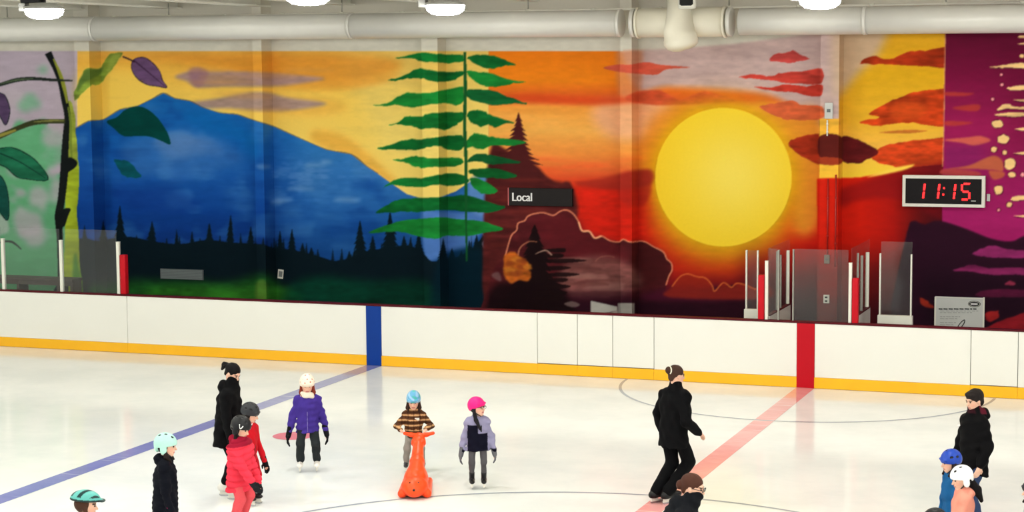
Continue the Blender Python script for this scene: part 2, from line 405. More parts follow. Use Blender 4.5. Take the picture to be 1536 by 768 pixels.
poly([(230, 432), (330, 430), (440, 432), (430, 460), (230, 452)], (44, 104, 26), 0.6, 7, tex=0.3)
poly([(384, 424), (399, 422), (399, 452), (384, 452)], (96, 126, 48), 0.6, 2)
poly([(440, 424), (560, 422), (655, 430), (655, 540), (430, 540)], (6, 58, 40), 0.8, 8, tex=0.25)
poly([(655, 395), (734, 385), (734, 540), (655, 540)], (2, 32, 46), 0.7, 5)
stroke([(724, 350), (728, 358), (724, 366), (729, 375)], 2, (120, 165, 200), 0.8)

# --- trunk, twigs and leaves at left
YG = (166, 184, 44)
poly([(98, 255), (108, 246), (116, 238), (119, 262), (117, 300), (115, 318), (118, 350), (120, 400), (124, 440), (122, 560), (92, 560), (95, 420), (97, 360), (98, 320)], YG, 1, 0.6, tex=0.12)
poly([(112, 380), (118, 400), (124, 440), (122, 560), (106, 560), (108, 430)], (74, 138, 50), 0.8, 2)
poly([(97, 168), (104, 150), (111, 165), (114, 200), (116, 240), (100, 250), (99, 210)], (158, 172, 62), 1, 0.6, tex=0.15)
BK = (22, 26, 26)
stroke([(72, 79), (82, 100), (91, 122), (97, 150), (101, 175), (99, 205), (97, 235), (96, 262), (92, 300), (88, 325), (90, 360), (90, 400), (89, 450)], [11, 8, 9, 10, 9, 10, 11, 12, 11, 12, 9, 7, 6], BK)
stroke([(80, 88), (89, 108), (96, 130), (101, 155)], [2, 5, 6, 3], (150, 156, 52), 0.9)
stroke([(102, 160), (106, 185), (106, 215), (108, 240)], [2, 4, 4, 2], (120, 138, 50), 0.9)
poly([(88, 318), (100, 312), (106, 314), (102, 324), (96, 340), (86, 335)], BK, 1)
poly([(92, 248), (104, 236), (116, 243), (112, 252), (100, 262), (92, 290)], BK, 1)
stroke([(-30, 134), (0, 127), (25, 120), (50, 118), (80, 120), (109, 121)], [4, 5, 6, 5, 4, 2], (32, 40, 34))
stroke([(0, 126), (25, 120), (50, 118)], [1, 2, 1], (110, 130, 90), 0.7)
stroke([(-40, 218), (0, 204), (25, 193), (50, 184), (75, 182), (98, 182)], [7, 8, 7, 8, 7, 6], (54, 58, 34))
stroke([(-20, 210), (4, 202), (24, 195)], [3, 5, 3], (158, 150, 66), 0.9)
stroke([(50, 183), (75, 181), (96, 181)], [1, 3, 2], (140, 140, 70), 0.8)
stroke([(0, 364), (10, 362), (20, 364), (32, 374)], [2, 3, 3, 1], BK)
def leaf(p, c, edge=(18, 26, 28), vein=None, tex=0.2):
    p = np.asarray(p, float); stroke(np.vstack([p, p[:1]]), 2.2, edge); poly(p, c, 1, 0, tex=tex)
    if vein: stroke(vein, [2, 1.4, 0.7], edge, 0.8)
leaf([(-14, 135), (0, 140), (8, 145), (14, 162), (13, 176), (8, 187), (0, 174), (-12, 160)], (86, 66, 100))
leaf([(-20, 226), (0, 223), (18, 222), (36, 229), (55, 243), (72, 269), (40, 268), (24, 264), (8, 250), (-20, 240)], (28, 92, 66), (12, 34, 30), [(0, 230), (30, 243), (68, 267)])
leaf([(-16, 258), (0, 264), (9, 280), (13, 308), (11, 330), (0, 318), (-16, 300)], (22, 74, 66), (12, 34, 34))
poly([(112, 150), (113, 134), (122, 116), (130, 103), (149, 103), (158, 90), (166, 80), (184, 80), (179, 88), (168, 104), (159, 115), (149, 127), (135, 129), (117, 147)], (116, 138, 52), 1, 0.4, tex=0.25)
poly([(118, 122), (131, 104), (149, 104), (156, 98), (150, 112), (138, 118), (126, 124), (116, 138)], (80, 108, 48), 0.8, 1.5)
poly([(164, 90), (170, 82), (183, 81), (172, 97), (160, 112)], (150, 166, 70), 0.6, 2)
leaf([(199, 92), (205, 88), (217, 87), (230, 96), (239, 108), (244, 122), (250, 131), (237, 129), (220, 126), (206, 117), (198, 103)], (100, 72, 110), (44, 24, 46), [(200, 90), (222, 108), (248, 130)])
stroke([(184, 85), (192, 88), (202, 93)], 2.2, (44, 24, 40))
poly([(160, 182), (175, 176), (186, 166), (200, 160), (215, 161), (232, 172), (246, 190), (254, 206), (255, 217), (243, 212), (225, 205), (205, 204), (185, 204), (170, 192)], (2, 62, 58), 1, 0.4, tex=0.1)
poly([(171, 240), (182, 240), (195, 243), (203, 253), (212, 265), (195, 266), (184, 262), (176, 250)], (10, 82, 92), 1, 0.5, tex=0.15)

# --- leafy conifer in front of the dawn
GR = [(18, 112, 46), (14, 96, 42), (24, 122, 48), (16, 88, 44)]
LV = [[(592, 87), (610, 84), (631, 79), (654, 81), (685, 82), (695, 84), (695, 92), (665, 94), (631, 92), (620, 87)],
 [(581, 120), (597, 116), (617, 108), (631, 103), (665, 108), (695, 107), (693, 113), (678, 121), (654, 122), (631, 118), (610, 117), (593, 121)],
 [(561, 158), (580, 155), (597, 145), (610, 139), (631, 140), (651, 138), (685, 131), (695, 131), (695, 148), (688, 157), (665, 155), (631, 159), (617, 162), (597, 158), (577, 159)],
 [(582, 188), (597, 184), (610, 174), (631, 175), (648, 170), (685, 168), (696, 170), (695, 179), (685, 187), (671, 194), (648, 192), (631, 194), (617, 189), (597, 187)],
 [(566, 223), (580, 219), (604, 211), (631, 209), (651, 206), (685, 203), (696, 206), (698, 216), (688, 226), (671, 223), (651, 219), (631, 224), (610, 225), (590, 224)],
 [(590, 240), (604, 238), (621, 234), (631, 236), (654, 237), (685, 236), (695, 240), (693, 245), (678, 250), (651, 250), (631, 252), (614, 246), (604, 243)],
 [(575, 282), (587, 272), (604, 267), (631, 267), (658, 262), (678, 260), (702, 267), (700, 275), (678, 279), (654, 277), (631, 281), (604, 279), (587, 277)],
 [(563, 320), (583, 306), (602, 299), (633, 297), (672, 295), (700, 293), (747, 307), (758, 311), (731, 319), (700, 317), (665, 315), (633, 318), (602, 317)],
 [(551, 350), (579, 338), (610, 330), (657, 326), (704, 330), (731, 334), (755, 344), (731, 349), (700, 354), (672, 353), (657, 358), (633, 356), (602, 348), (579, 348)]]
RV = [[(701, 86), (715, 82), (740, 83), (757, 90), (774, 97), (757, 99), (735, 103), (715, 97), (703, 89)],
 [(700, 107), (712, 107), (740, 111), (761, 119), (789, 123), (771, 125), (744, 131), (725, 128), (708, 118)],
 [(700, 136), (715, 134), (740, 136), (761, 145), (791, 155), (771, 155), (744, 158), (720, 153), (703, 148)],
 [(701, 170), (712, 165), (726, 167), (740, 174), (771, 184), (754, 186), (744, 192), (733, 187), (722, 190), (712, 186), (703, 180)],
 [(700, 211), (712, 200), (728, 203), (744, 206), (789, 213), (771, 218), (740, 218), (722, 224), (710, 220), (701, 222)],
 [(700, 243), (715, 230), (730, 232), (744, 234), (781, 243), (754, 246), (735, 247), (720, 242)],
 [(703, 255), (720, 253), (744, 253), (776, 263), (761, 268), (740, 267), (722, 267), (708, 262)],
 [(704, 268), (724, 270), (747, 287), (731, 291), (715, 286)]]

# --- sunset sky
rect(733, 1420, 20, 560, vgrad([(78, (224, 118, 22)), (122, (228, 126, 26)), (142, (216, 96, 34)), (150, (212, 84, 36)), (160, (232, 150, 60)), (195, (233, 168, 78)), (232, (231, 138, 60)), (258, (220, 96, 48)), (285, (208, 46, 26)), (360, (202, 28, 18)), (405, (178, 30, 20)), (430, (110, 20, 28)), (470, (44, 12, 26))]))
lay(ALL, (sstep(733, 735, UU)*(1-sstep(1400, 1420, UU))*sstep(150, 180, VV)*(1-sstep(230, 270, VV))*(NS-0.4)*0.8).clip(0, 1), (236, 176, 92))
lay(ALL, (sstep(733, 735, UU)*(1-sstep(960, 1000, UU))*sstep(225, 245, VV)*(1-sstep(270, 290, VV))*(NS-0.4)*1.6).clip(0, 1), (226, 84, 40))
poly([(890, 160), (930, 150), (1000, 150), (1010, 175), (985, 205), (930, 210), (895, 190)], (228, 168, 136), 0.75, 9)
poly([(952, 20), (1262, 20), (1262, 200), (1200, 165), (1150, 142), (1080, 134), (1000, 130), (952, 130)], (188, 162, 158), 1, 5, tex=0.05)
poly([(928, 20), (960, 20), (960, 140), (928, 140)], (204, 132, 92), 0.7, 4)
poly([(755, 146), (800, 142), (870, 146), (940, 146), (960, 150), (900, 157), (820, 154)], (206, 68, 30), 0.8, 4)
poly([(940, 152), (948, 140), (985, 135), (1008, 145), (1022, 149), (1045, 140), (1062, 138), (1085, 144), (1105, 152), (1060, 155), (1000, 158)], (202, 78, 46), 0.9, 1.5, tex=0.15)
# around the sun
poly([(1130, 150), (1190, 165), (1232, 175), (1232, 330), (1190, 345), (1180, 220)], (220, 138, 44), 0.95, 10)
poly([(985, 170), (1040, 158), (1020, 200), (985, 260), (972, 300), (955, 240)], (222, 128, 36), 0.8, 10)
dS = np.hypot((UU-1085)/103, (VV-266)/104)
lay(ALL, np.exp(-((np.maximum(dS-1, 0)/0.16)**1.3))*0.95, (216, 160, 22))
lay(ALL, np.exp(-((np.maximum(dS-1, 0)/0.30)**2))*sstep(270, 380, VV)*0.7*(UU > 940), (206, 150, 26))
poly(ellp(1085, 266, 102.5, 104, 72), lambda U, V: np.array([246, 208, 44.])*(1-np.exp(-(((U-1100)/75)**2+((V-262)/80)**2)))[..., None]+np.array([250, 224, 92.])*np.exp(-(((U-1100)/75)**2+((V-262)/80)**2))[..., None], 1, 0.3)
stroke(ellp(1085, 266, 103, 104.5, 72)[2:40], 1.6, (196, 146, 20), 0.6)
# right of the far pier: golden sky
rect(1259, 1424, 20, 275, vgrad([(50, (214, 158, 36)), (110, (216, 164, 30)), (180, (224, 172, 46)), (220, (234, 178, 70)), (262, (246, 208, 62))]))
poly([(1255, 20), (1335, 20), (1318, 80), (1290, 108), (1262, 140), (1250, 140)], (196, 168, 142), 0.95, 8)
for p, c, tx in (
 ([(905, 102), (925, 97), (945, 97), (970, 93), (990, 97), (1035, 101), (1000, 104), (985, 112), (960, 111), (930, 108)], (196, 84, 64), .1),
 ([(1153, 90), (1165, 80), (1180, 79), (1190, 75), (1200, 82), (1216, 88), (1195, 93), (1185, 95), (1165, 92)], (186, 68, 64), .15),
 ([(1108, 116), (1133, 111), (1155, 115), (1173, 109), (1202, 107), (1232, 103), (1232, 125), (1202, 126), (1173, 123), (1136, 118)], (182, 60, 50), .2),
 ([(1130, 130), (1158, 131), (1180, 127), (1209, 129), (1232, 126), (1232, 143), (1213, 144), (1187, 138), (1166, 137)], (186, 56, 44), .2),
 ([(1138, 160), (1162, 155), (1187, 151), (1206, 158), (1232, 160), (1232, 178), (1187, 180), (1166, 175)], (204, 94, 56), .15),
 ([(1183, 215), (1195, 207), (1210, 203), (1234, 204), (1234, 246), (1210, 238), (1195, 230)], (150, 44, 24), .25),
 ([(1291, 95), (1308, 84), (1333, 89), (1362, 78), (1388, 76), (1424, 72), (1424, 100), (1392, 100), (1355, 98), (1319, 96)], (152, 46, 20), .25),
 ([(1290, 183), (1319, 176), (1304, 170), (1333, 153), (1355, 144), (1377, 138), (1424, 136), (1424, 186), (1392, 188), (1370, 184), (1337, 186), (1315, 189)], (192, 62, 24), .3),
 ([(1319, 199), (1355, 195), (1392, 196), (1362, 200)], (196, 112, 44), .1),
 ([(1311, 228), (1333, 217), (1370, 211), (1424, 209), (1424, 250), (1377, 250), (1355, 253), (1333, 248), (1309, 239)], (188, 62, 26), .3)):
    poly(p, c, 1, 0.6, tex=tx)
poly([(1337, 160), (1360, 152), (1390, 160), (1380, 176), (1340, 178)], (216, 84, 30), 0.6, 4)
# red land right of the sun
poly([(1225, 268), (1262, 267), (1290, 266), (1330, 258), (1370, 250), (1424, 246), (1424, 560), (1225, 560), (1226, 330)], hgrad([(1225, (208, 34, 18)), (1290, (200, 30, 16)), (1340, (168, 24, 18)), (1385, (92, 18, 20)), (1420, (60, 14, 22))]), 1, 0.8, False)
poly([(1262, 284), (1293, 273), (1333, 260), (1370, 251), (1392, 248), (1424, 247), (1424, 330), (1350, 300), (1290, 300), (1262, 310)], (122, 18, 24), 0.6, 4)
lay(ALL, sstep(345, 425, VV)*sstep(1090, 1130, UU)*(1-sstep(1416, 1420, UU))*(0.55+0.25*sstep(1270, 1330, UU)), (66, 18, 24))
lay(ALL, sstep(425, 470, VV)*sstep(1090, 1130, UU)*(1-sstep(1416, 1420, UU))*(0.35+0.3*sstep(1270, 1330, UU)), (40, 12, 22))
lay(ALL, sstep(300, 400, VV)*sstep(1330, 1390, UU)*(1-sstep(1416, 1420, UU))*0.5, (44, 12, 20))
poly([(1262, 207), (1275, 205), (1290, 211), (1305, 218), (1318, 229), (1300, 240), (1285, 245), (1262, 240)], (84, 22, 24), 1, 0.5, tex=0.2)
rect(1228.5, 1261, 178, 205, (226, 168, 56), 1, 0.5, 0.1); rect(1228.5, 1261, 246, 267, (240, 186, 58), 1, 0.5, 0.1)
poly([(1230, 204), (1262, 205), (1262, 238), (1230, 236)], (88, 28, 24), 1, 0.4)
poly([(1230, 236), (1262, 238), (1258, 247), (1230, 246)], (156, 56, 32), 1, 0.4)
poly([(1330, 255), (1350, 250), (1372, 247), (1352, 256), (1300, 266)], (248, 214, 80), 1, 1)

# left of the sun: red land, silhouettes
rect(862, 968, 275, 372, (206, 34, 20), 0.8, 10, tex=0.1)
poly([(930, 262), (962, 256), (975, 258), (976, 290), (960, 310), (930, 300)], (160, 34, 26), 0.7, 3)
poly([(860, 275), (900, 268), (925, 262), (975, 254), (977, 275), (940, 284), (900, 283)], (150, 40, 30), 0.8, 3)
poly([(733, 290), (770, 270), (835, 272), (860, 285), (862, 330), (800, 330), (733, 480)], (92, 34, 30), 1, 3, tex=0.25)
poly([(733, 235), (760, 226), (800, 246), (834, 276), (860, 288), (860, 480), (733, 480)], (78, 28, 28), 1, 2, tex=0.25)
spruce(778, 168, 240, 28, (72, 26, 28), 10, 1, 0.55)
spruce(780, 205, 282, 54, (74, 27, 28), 9, 1, 0.5)
for y in (270, 282, 300, 318, 340, 352, 368, 386):
    poly(ellp(770+rng.random()*30, y, 34, 3, 12, 0.4), (112, 40, 34), 0.5, 2)
cloud = [(758, 384), (764, 362), (768, 352), (775, 345), (777, 335), (787, 331), (791, 325), (800, 321), (815, 319), (830, 323), (840, 317), (850, 315), (860, 321), (868, 333), (873, 346), (884, 347), (892, 357), (902, 354), (915, 361), (928, 363), (935, 359), (945, 363), (965, 362), (980, 370), (995, 378), (1000, 388), (1007, 395), (1008, 405), (1003, 415), (999, 428)]
poly(cloud+[(1010, 440), (1120, 436), (1120, 560), (733, 560), (733, 430)], (74, 24, 28), 1, 0.5, tex=0.25)
poly([(800, 330), (860, 325), (880, 350), (930, 368), (930, 400), (860, 390), (810, 360)], (92, 26, 32), 0.8, 8)
poly([(950, 365), (985, 376), (1002, 395), (1000, 420), (950, 420)], (66, 22, 24), 0.8, 6)
poly([(845, 400), (880, 385), (925, 388), (958, 410), (960, 430), (930, 444), (870, 446), (838, 430)], (128, 82, 76), 0.75, 6, tex=0.3)
for k in range(12):
    x = 850+rng.random()*70; y = 384+rng.random()*62
    poly([(x-24, y), (x-6, y-4), (x+30, y-3), (x+34, y+3), (x, y+3)], (146, 100, 92) if k % 2 else (98, 52, 50), 0.55, 1)
stroke([(893, 392), (900, 386), (912, 384), (922, 386)], 1.5, (150, 90, 80), 0.7)
lay(ALL, sstep(425, 460, VV)*sstep(733, 735, UU)*(1-sstep(1120, 1140, UU))*0.85, (36, 12, 26))
poly([(1000, 432), (1060, 430), (1120, 432), (1120, 448), (1040, 452), (960, 448)], (74, 18, 42), 0.7, 4)
spruce(802, 336, 478, 62, (26, 13, 15), 12, 1, 0.35, 0.6)
poly([(733, 440), (780, 425), (850, 440), (860, 560), (733, 560)], (24, 10, 14), 0.9, 5)
poly([(846, 456), (858, 452), (870, 457), (860, 461)], (120, 100, 96), 0.8, 0.8)
for k in range(9):
    y = 372+k*9; x = 838+rng.random()*12
    y += 5*rng.random(); poly([(x-40, y), (x-4, y-4), (x+34*rng.random(), y-1), (x-4, y+3)], (26, 13, 14), 0.9, 0.6)
stroke(cloud, 2.0, (224, 136, 100), 0.95)
stroke([(868, 333), (873, 346), (884, 347), (892, 357), (902, 354)], 2.4, (244, 176, 130), 0.9)
stroke([(777, 384), (779, 374), (785, 367), (795, 362), (806, 363)], [2.5, 2, 1], (180, 110, 80), 0.9)
stroke([(803, 381), (812, 377), (820, 376), (828, 383)], [1, 2, 1.5], (190, 150, 130), 0.9)
poly(ellp(774, 402, 23, 22, 14, 0.45), (184, 92, 30), 1, 1, tex=0.35)
for k in range(9):
    a_ = k*0.9; poly(ellp(774+11*math.cos(a_)*rng.random()*1.5, 400+11*math.sin(a_), 8, 4, 9, 0.6), (204, 122, 40) if k % 2 else (142, 62, 28), 0.75, 1)
poly([(737, 412), (748, 408), (752, 422), (742, 418)], (120, 90, 90), 0.7, 1)
c2 = [(1008, 430), (1020, 415), (1032, 411), (1045, 415), (1058, 417), (1068, 428), (1072, 437), (1085, 424), (1097, 431), (1105, 425), (1120, 428), (1135, 434), (1150, 425)]
poly(c2+[(1150, 448), (1004, 446)], (150, 40, 24), 0.7, 2)
stroke(c2, 2.0, (212, 104, 48), 0.85, 0.5)
# bare lower wall patches beside the pier
poly([(886, 451), (926, 460), (926, 466), (886, 474)], (178, 176, 168), 1, 0, False)
poly([(893, 478), (926, 465), (930, 478)], (160, 148, 140), 1, 0, False)
poly([(927, 455), (952, 455), (952, 560), (927, 560)], (140, 136, 130), 1, 0, False)

# conifer leaves lie over both skies
for k, p in enumerate(LV): poly(p, GR[k % 3], 1, 0, tex=0.18)
for k, p in enumerate(RV): poly(p, GR[1+k % 3], 1, 0, tex=0.18)
stroke([(697, 78), (698, 130), (697, 190), (699, 240), (699, 300), (700, 392)], [4, 5, 5, 5, 4, 2], (22, 84, 40))

# --- purple night panel
poly([(1418, 20), (1700, 20), (1700, 560), (1408, 560), (1413, 340)], vgrad([(48, (88, 16, 42)), (110, (112, 18, 56)), (190, (150, 28, 82)), (260, (142, 26, 84)), (330, (160, 32, 98)), (360, (152, 28, 92))]), 1, 0, False)
lay(ALL, sstep(1470, 1540, UU)*0.35*(1-sstep(180, 300, VV)), (86, 14, 40))
lay(ALL, sstep(1416, 1420, UU)*(1-sstep(1460, 1500, UU))*sstep(205, 225, VV)*(1-sstep(245, 265, VV))*0.4, (110, 34, 96))
stroke([(1418, 44), (1417, 100), (1416, 180), (1414, 250)], 1.5, (230, 170, 110), 0.7)
for p in ([(1418, 138), (1446, 139), (1462, 140), (1446, 144), (1418, 143)], [(1428, 162), (1448, 158), (1469, 157), (1467, 166), (1448, 166)], [(1418, 182), (1440, 182), (1460, 184), (1440, 188), (1418, 188)]):
    poly(p, (182, 62, 44), 0.75, 1.5)
for p, c in (([(1416, 210), (1452, 206), (1471, 204), (1486, 211), (1462, 218), (1442, 214)], (206, 98, 78)), ([(1420, 254), (1454, 248), (1481, 236), (1494, 234), (1504, 242), (1504, 257), (1490, 255), (1452, 253)], (186, 98, 62)), ([(1483, 257), (1492, 256), (1507, 259), (1504, 266), (1490, 269)], (184, 92, 60)), ([(1414, 254), (1440, 254), (1468, 258), (1466, 264), (1414, 262)], (168, 66, 62))):
    poly(p, c, 0.9, 1)
CRM = (230, 192, 128)
for p in ([(1483, 100), (1504, 98), (1525, 95), (1550, 95), (1550, 102), (1515, 102), (1494, 102)], [(1510, 132), (1525, 129), (1550, 128), (1550, 134), (1517, 135)], [(1520, 150), (1550, 148), (1550, 154)], [(1495, 166), (1504, 157), (1512, 156), (1525, 160), (1550, 159), (1550, 165), (1517, 163)], [(1491, 172), (1512, 169), (1550, 170), (1550, 173), (1517, 175)], [(1526, 55), (1550, 52), (1550, 57)], [(1526, 66), (1550, 63), (1550, 67)], [(1521, 194), (1550, 191), (1550, 196)], [(1518, 230), (1550, 226), (1550, 232)], [(1519, 324), (1550, 322), (1550, 326)], [(1517, 300), (1523, 294), (1550, 292), (1550, 297), (1525, 301)]):
    poly(np.array(p)+(0, 1.5), (70, 14, 40), 0.7, 0.5); poly(p, CRM, 1, 0, tex=0.15)
for (x, y, rx, ry) in ((1496, 186, 8, 6), (1505, 209, 8.5, 7), (1491, 224, 4.5, 4), (1507, 229, 3.5, 3.5), (1515, 246, 8.5, 8), (1518, 262, 5.5, 4), (1498, 285, 6.5, 7), (1514, 307, 4, 4), (1498, 315, 2.2, 2.2), (1502, 112, 2.2, 2), (1503, 127, 2.6, 2.4), (1489, 149, 2.6, 2.4), (1533, 84, 3.5, 3), (1534, 262, 3, 3)):
    poly(ellp(x, y, rx+1.2, ry+1.2, 12), (80, 14, 40), 0.8); poly(ellp(x, y, rx, ry, 12, 0.25), (236, 196, 130) if rx > 3 else (236, 150, 150))
hill = [(1360, 350), (1388, 337), (1408, 331), (1446, 342), (1487, 358), (1517, 362), (1536, 354), (1600, 330), (1700, 340), (1700, 560), (1360, 560)]
poly(hill, (42, 16, 32), 1, 1.2)
lay(ALL, sstep(1360, 1400, UU)*sstep(380, 440, VV)*0.5, (24, 12, 22))
for p, c in (([(1458, 381), (1475, 372), (1492, 369), (1517, 375), (1550, 377), (1550, 386), (1508, 387), (1475, 385)], (146, 42, 102)), ([(1429, 406), (1446, 400), (1462, 397), (1483, 402), (1550, 402), (1550, 410), (1492, 412), (1458, 407)], (128, 36, 86)), ([(1507, 427), (1516, 421), (1524, 427)], (150, 48, 74)), ([(1462, 442), (1490, 434), (1550, 436), (1550, 444), (1490, 446)], (82, 22, 50)), ([(1478, 469), (1497, 467), (1497, 478), (1482, 482)], (150, 34, 34)), ([(1480, 492), (1510, 478), (1550, 468), (1550, 500), (1480, 500)], (132, 26, 34)), ([(1380, 446), (1392, 452), (1402, 462), (1384, 458)], (140, 40, 26))):
    poly(p, c, 0.95, 0.8, tex=0.15)

# unpainted wall above the artwork
WALLC = (202, 198, 184)
rect(-100, 935, 20, 77, WALLC, 1, 0.3)
poly([(930, 20), (1700, 20), (1700, 48), (1418, 48), (1240, 48), (1100, 66), (1000, 74), (930, 76)], WALLC, 1, 2, False)
# brush and roller breakup over everything
CAN *= (1+((NF-0.5)*0.06+(NS-0.5)*0.06))[..., None]
CAN = np.clip(CAN, 0, 255); CLIN = lin(CAN); CLIN *= np.minimum(1.12, 0.97/np.maximum(CLIN.max(-1, keepdims=True), 1e-4))

def mural_colour(X, Z, Y):
    """colour of the artwork at wall coordinates; piers carry the drawing on across their faces"""
    P = np.stack([X, np.broadcast_to(Y, X.shape), Z], -1)
    u, v = sheet(P)
    x = np.clip((u-CU0)*CS-0.5, 0, CW-1.001); y = np.clip((v-CV0)*CS-0.5, 0, CH-1.001)
    xi = x.astype(int); yi = y.astype(int); fx = (x-xi)[..., None]; fy = (y-yi)[..., None]
    return (CLIN[yi, xi]*(1-fx)+CLIN[yi, xi+1]*fx)*(1-fy)+(CLIN[yi+1, xi]*(1-fx)+CLIN[yi+1, xi+1]*fx)*fy

# ------------------------------------------------------------------ hall shell
WALL_Y = 2.5; PIER_Y = 2.08
def grid_mesh(name, a, b, fn):
    """dense painted sheet; fn(A,B) gives xyz arrays"""
    A, B = np.meshgrid(a, b)
    X, Y, Z = fn(A, B)
    c = mural_colour(X, Z, Y).reshape(-1, 3)
    V_ = np.stack([X, Y, Z], -1).reshape(-1, 3)
    n, m_ = A.shape; i = np.arange(n*m_).reshape(n, m_)
    q = np.stack([i[:-1, :-1], i[:-1, 1:], i[1:, 1:], i[1:, :-1]], -1).reshape(-1, 4)
    return V_, q, c
XL, XR = -18.6, 4.6
Vw, Qw, Cw = grid_mesh('wall', np.linspace(XL, XR, 1380), np.linspace(0.55, 5.95, 325), lambda A, B: (A, np.full_like(A, WALL_Y), B))
wc = lin(WALLC)
extra = np.array([(XL, WALL_Y, 5.95), (XR, WALL_Y, 5.95), (XR, WALL_Y, 7.6), (XL, WALL_Y, 7.6), (XL, WALL_Y, 0), (XR, WALL_Y, 0), (XR, WALL_Y, 0.55), (XL, WALL_Y, 0.55),
                  (-40, WALL_Y, 0), (XL, WALL_Y, 0), (XL, WALL_Y, 7.6), (-40, WALL_Y, 7.6), (XR, WALL_Y, 0), (22, WALL_Y, 0), (22, WALL_Y, 7.6), (XR, WALL_Y, 7.6)])
n0 = len(Vw)
ec = np.vstack([np.tile(wc, (4, 1)), np.tile(lin((30, 16, 24)), (4, 1)), np.tile(lin((120, 150, 125)), (4, 1)), np.tile(lin((120, 24, 66)), (4, 1))])
wall = link('wall_back', np_mesh('wall_back', np.vstack([Vw, extra]), np.vstack([Qw, n0+np.arange(16).reshape(4, 4)]), np.vstack([Cw, ec])), M_MURAL)
tag(wall, 'painted block wall behind the rink carrying the mountain and sunset mural', kind='structure')
PIERS = [(112, 134), (379, 392.5), (632, 656.5), (930, 947.5), (1231, 1259)]
PIER_X = []
for (ua, ub) in PIERS:
    xa = wallpt(ua, 90, PIER_Y)[0]; xb = wallpt(ub, 90, PIER_Y)[0]; PIER_X.append((xa, xb))
    zz = np.concatenate([[0.0], np.linspace(0.55, 5.95, 325), [7.4]])
    V1, Q1, C1 = grid_mesh('p', np.linspace(xa, xb, max(8, int((xb-xa)/0.017))), zz, lambda A, B: (A, np.full_like(A, PIER_Y), B))
    V2, Q2, C2 = grid_mesh('p', np.linspace(PIER_Y, WALL_Y, 12), zz, lambda A, B: (np.full_like(A, xb), A, B))
    V3, Q3, C3 = grid_mesh('p', np.linspace(WALL_Y, PIER_Y, 12), zz, lambda A, B: (np.full_like(A, xa), A, B))
    o = link('pier', np_mesh('pier', np.vstack([V1, V2, V3]), np.vstack([Q1, Q2+len(V1), Q3+len(V1)+len(V2)]), np.vstack([C1, C2, C3])), M_MURAL, wall)

# ice sheet and apron
M_ICE = ice_mat('ice', (246, 247, 242), (236, 239, 235))
bm = bmesh.new(); box_bm(bm, -40, 22, -27, 0.0, -0.15, 0.0)
floor = tag(link('floor', bm_mesh('floor', bm), M_ICE), 'white skating ice scratched by blades', kind='structure')
box('floor_apron', -40, 22, 0.0, 3.2, -0.15, -0.001, M_CONC); tag(bpy.data.objects['floor_apron'], 'concrete floor behind the boards', kind='structure')
BLX = -7.79; RW = 25.91
def flat_poly(name, pts, mat, z, parent):
    bm = bmesh.new()
    # strip: pts is list of (outer, inner)
    vo = [bm.verts.new((a[0], a[1], z)) for a, b in pts]; vi = [bm.verts.new((b[0], b[1], z)) for a, b in pts]
    for i in range(len(pts)-1):
        f = bm.faces.new((vo[i], vo[i+1], vi[i+1], vi[i]))
    bmesh.ops.recalc_face_normals(bm, faces=bm.faces)
    for f in bm.faces:
        if f.normal.z < 0: f.normal_flip()
    return link(name, bm_mesh(name, bm), mat, parent)
M_IBLUE = ice_mat('ice_blue_line', (142, 144, 198), (126, 130, 188))
M_IRED = ice_mat('ice_red_line', (246, 176, 172), (236, 158, 158))
M_IGREY = ice_mat('ice_grey_line', (172, 178, 186), (160, 166, 178))
M_IDOT = ice_mat('ice_red_dot', (240, 150, 160), (232, 130, 144))
flat_poly('blue_line', [((BLX-0.15, -26), (BLX+0.15, -26)), ((BLX-0.15, -0.01), (BLX+0.15, -0.01))], M_IBLUE, 0.002, floor)
flat_poly('red_line', [((-0.15, -26), (0.15, -26)), ((-0.15, -0.01), (0.15, -0.01))], M_IRED, 0.002, floor)
def arc(name, cx, cy, r, w, a0, a1, mat, z=0.003, n=72):
    flat_poly(name, [((cx+(r+w/2)*math.cos(t), cy+(r+w/2)*math.sin(t)), (cx+(r-w/2)*math.cos(t), cy+(r-w/2)*math.sin(t))) for t in np.linspace(a0, a1, n)], mat, z, floor)
arc('centre_circle', 0, -RW/2, 4.57, 0.05, 0, 2*math.pi, M_IGREY, n=120)
arc('crease_arc', 0, 0, 3.05, 0.05, math.pi+0.02, 2*math.pi-0.02, M_IGREY)
def disc(name, cx, cy, r, mat, z=0.003):
    bm = bmesh.new(); bmesh.ops.create_circle(bm, cap_ends=True, segments=40, radius=r)
    bmesh.ops.translate(bm, verts=bm.verts, vec=(cx, cy, z)); link(name, bm_mesh(name, bm), mat, floor)
dp = ground(440, 654); disc('faceoff_dot', dp[0], dp[1], 0.3, M_IDOT)

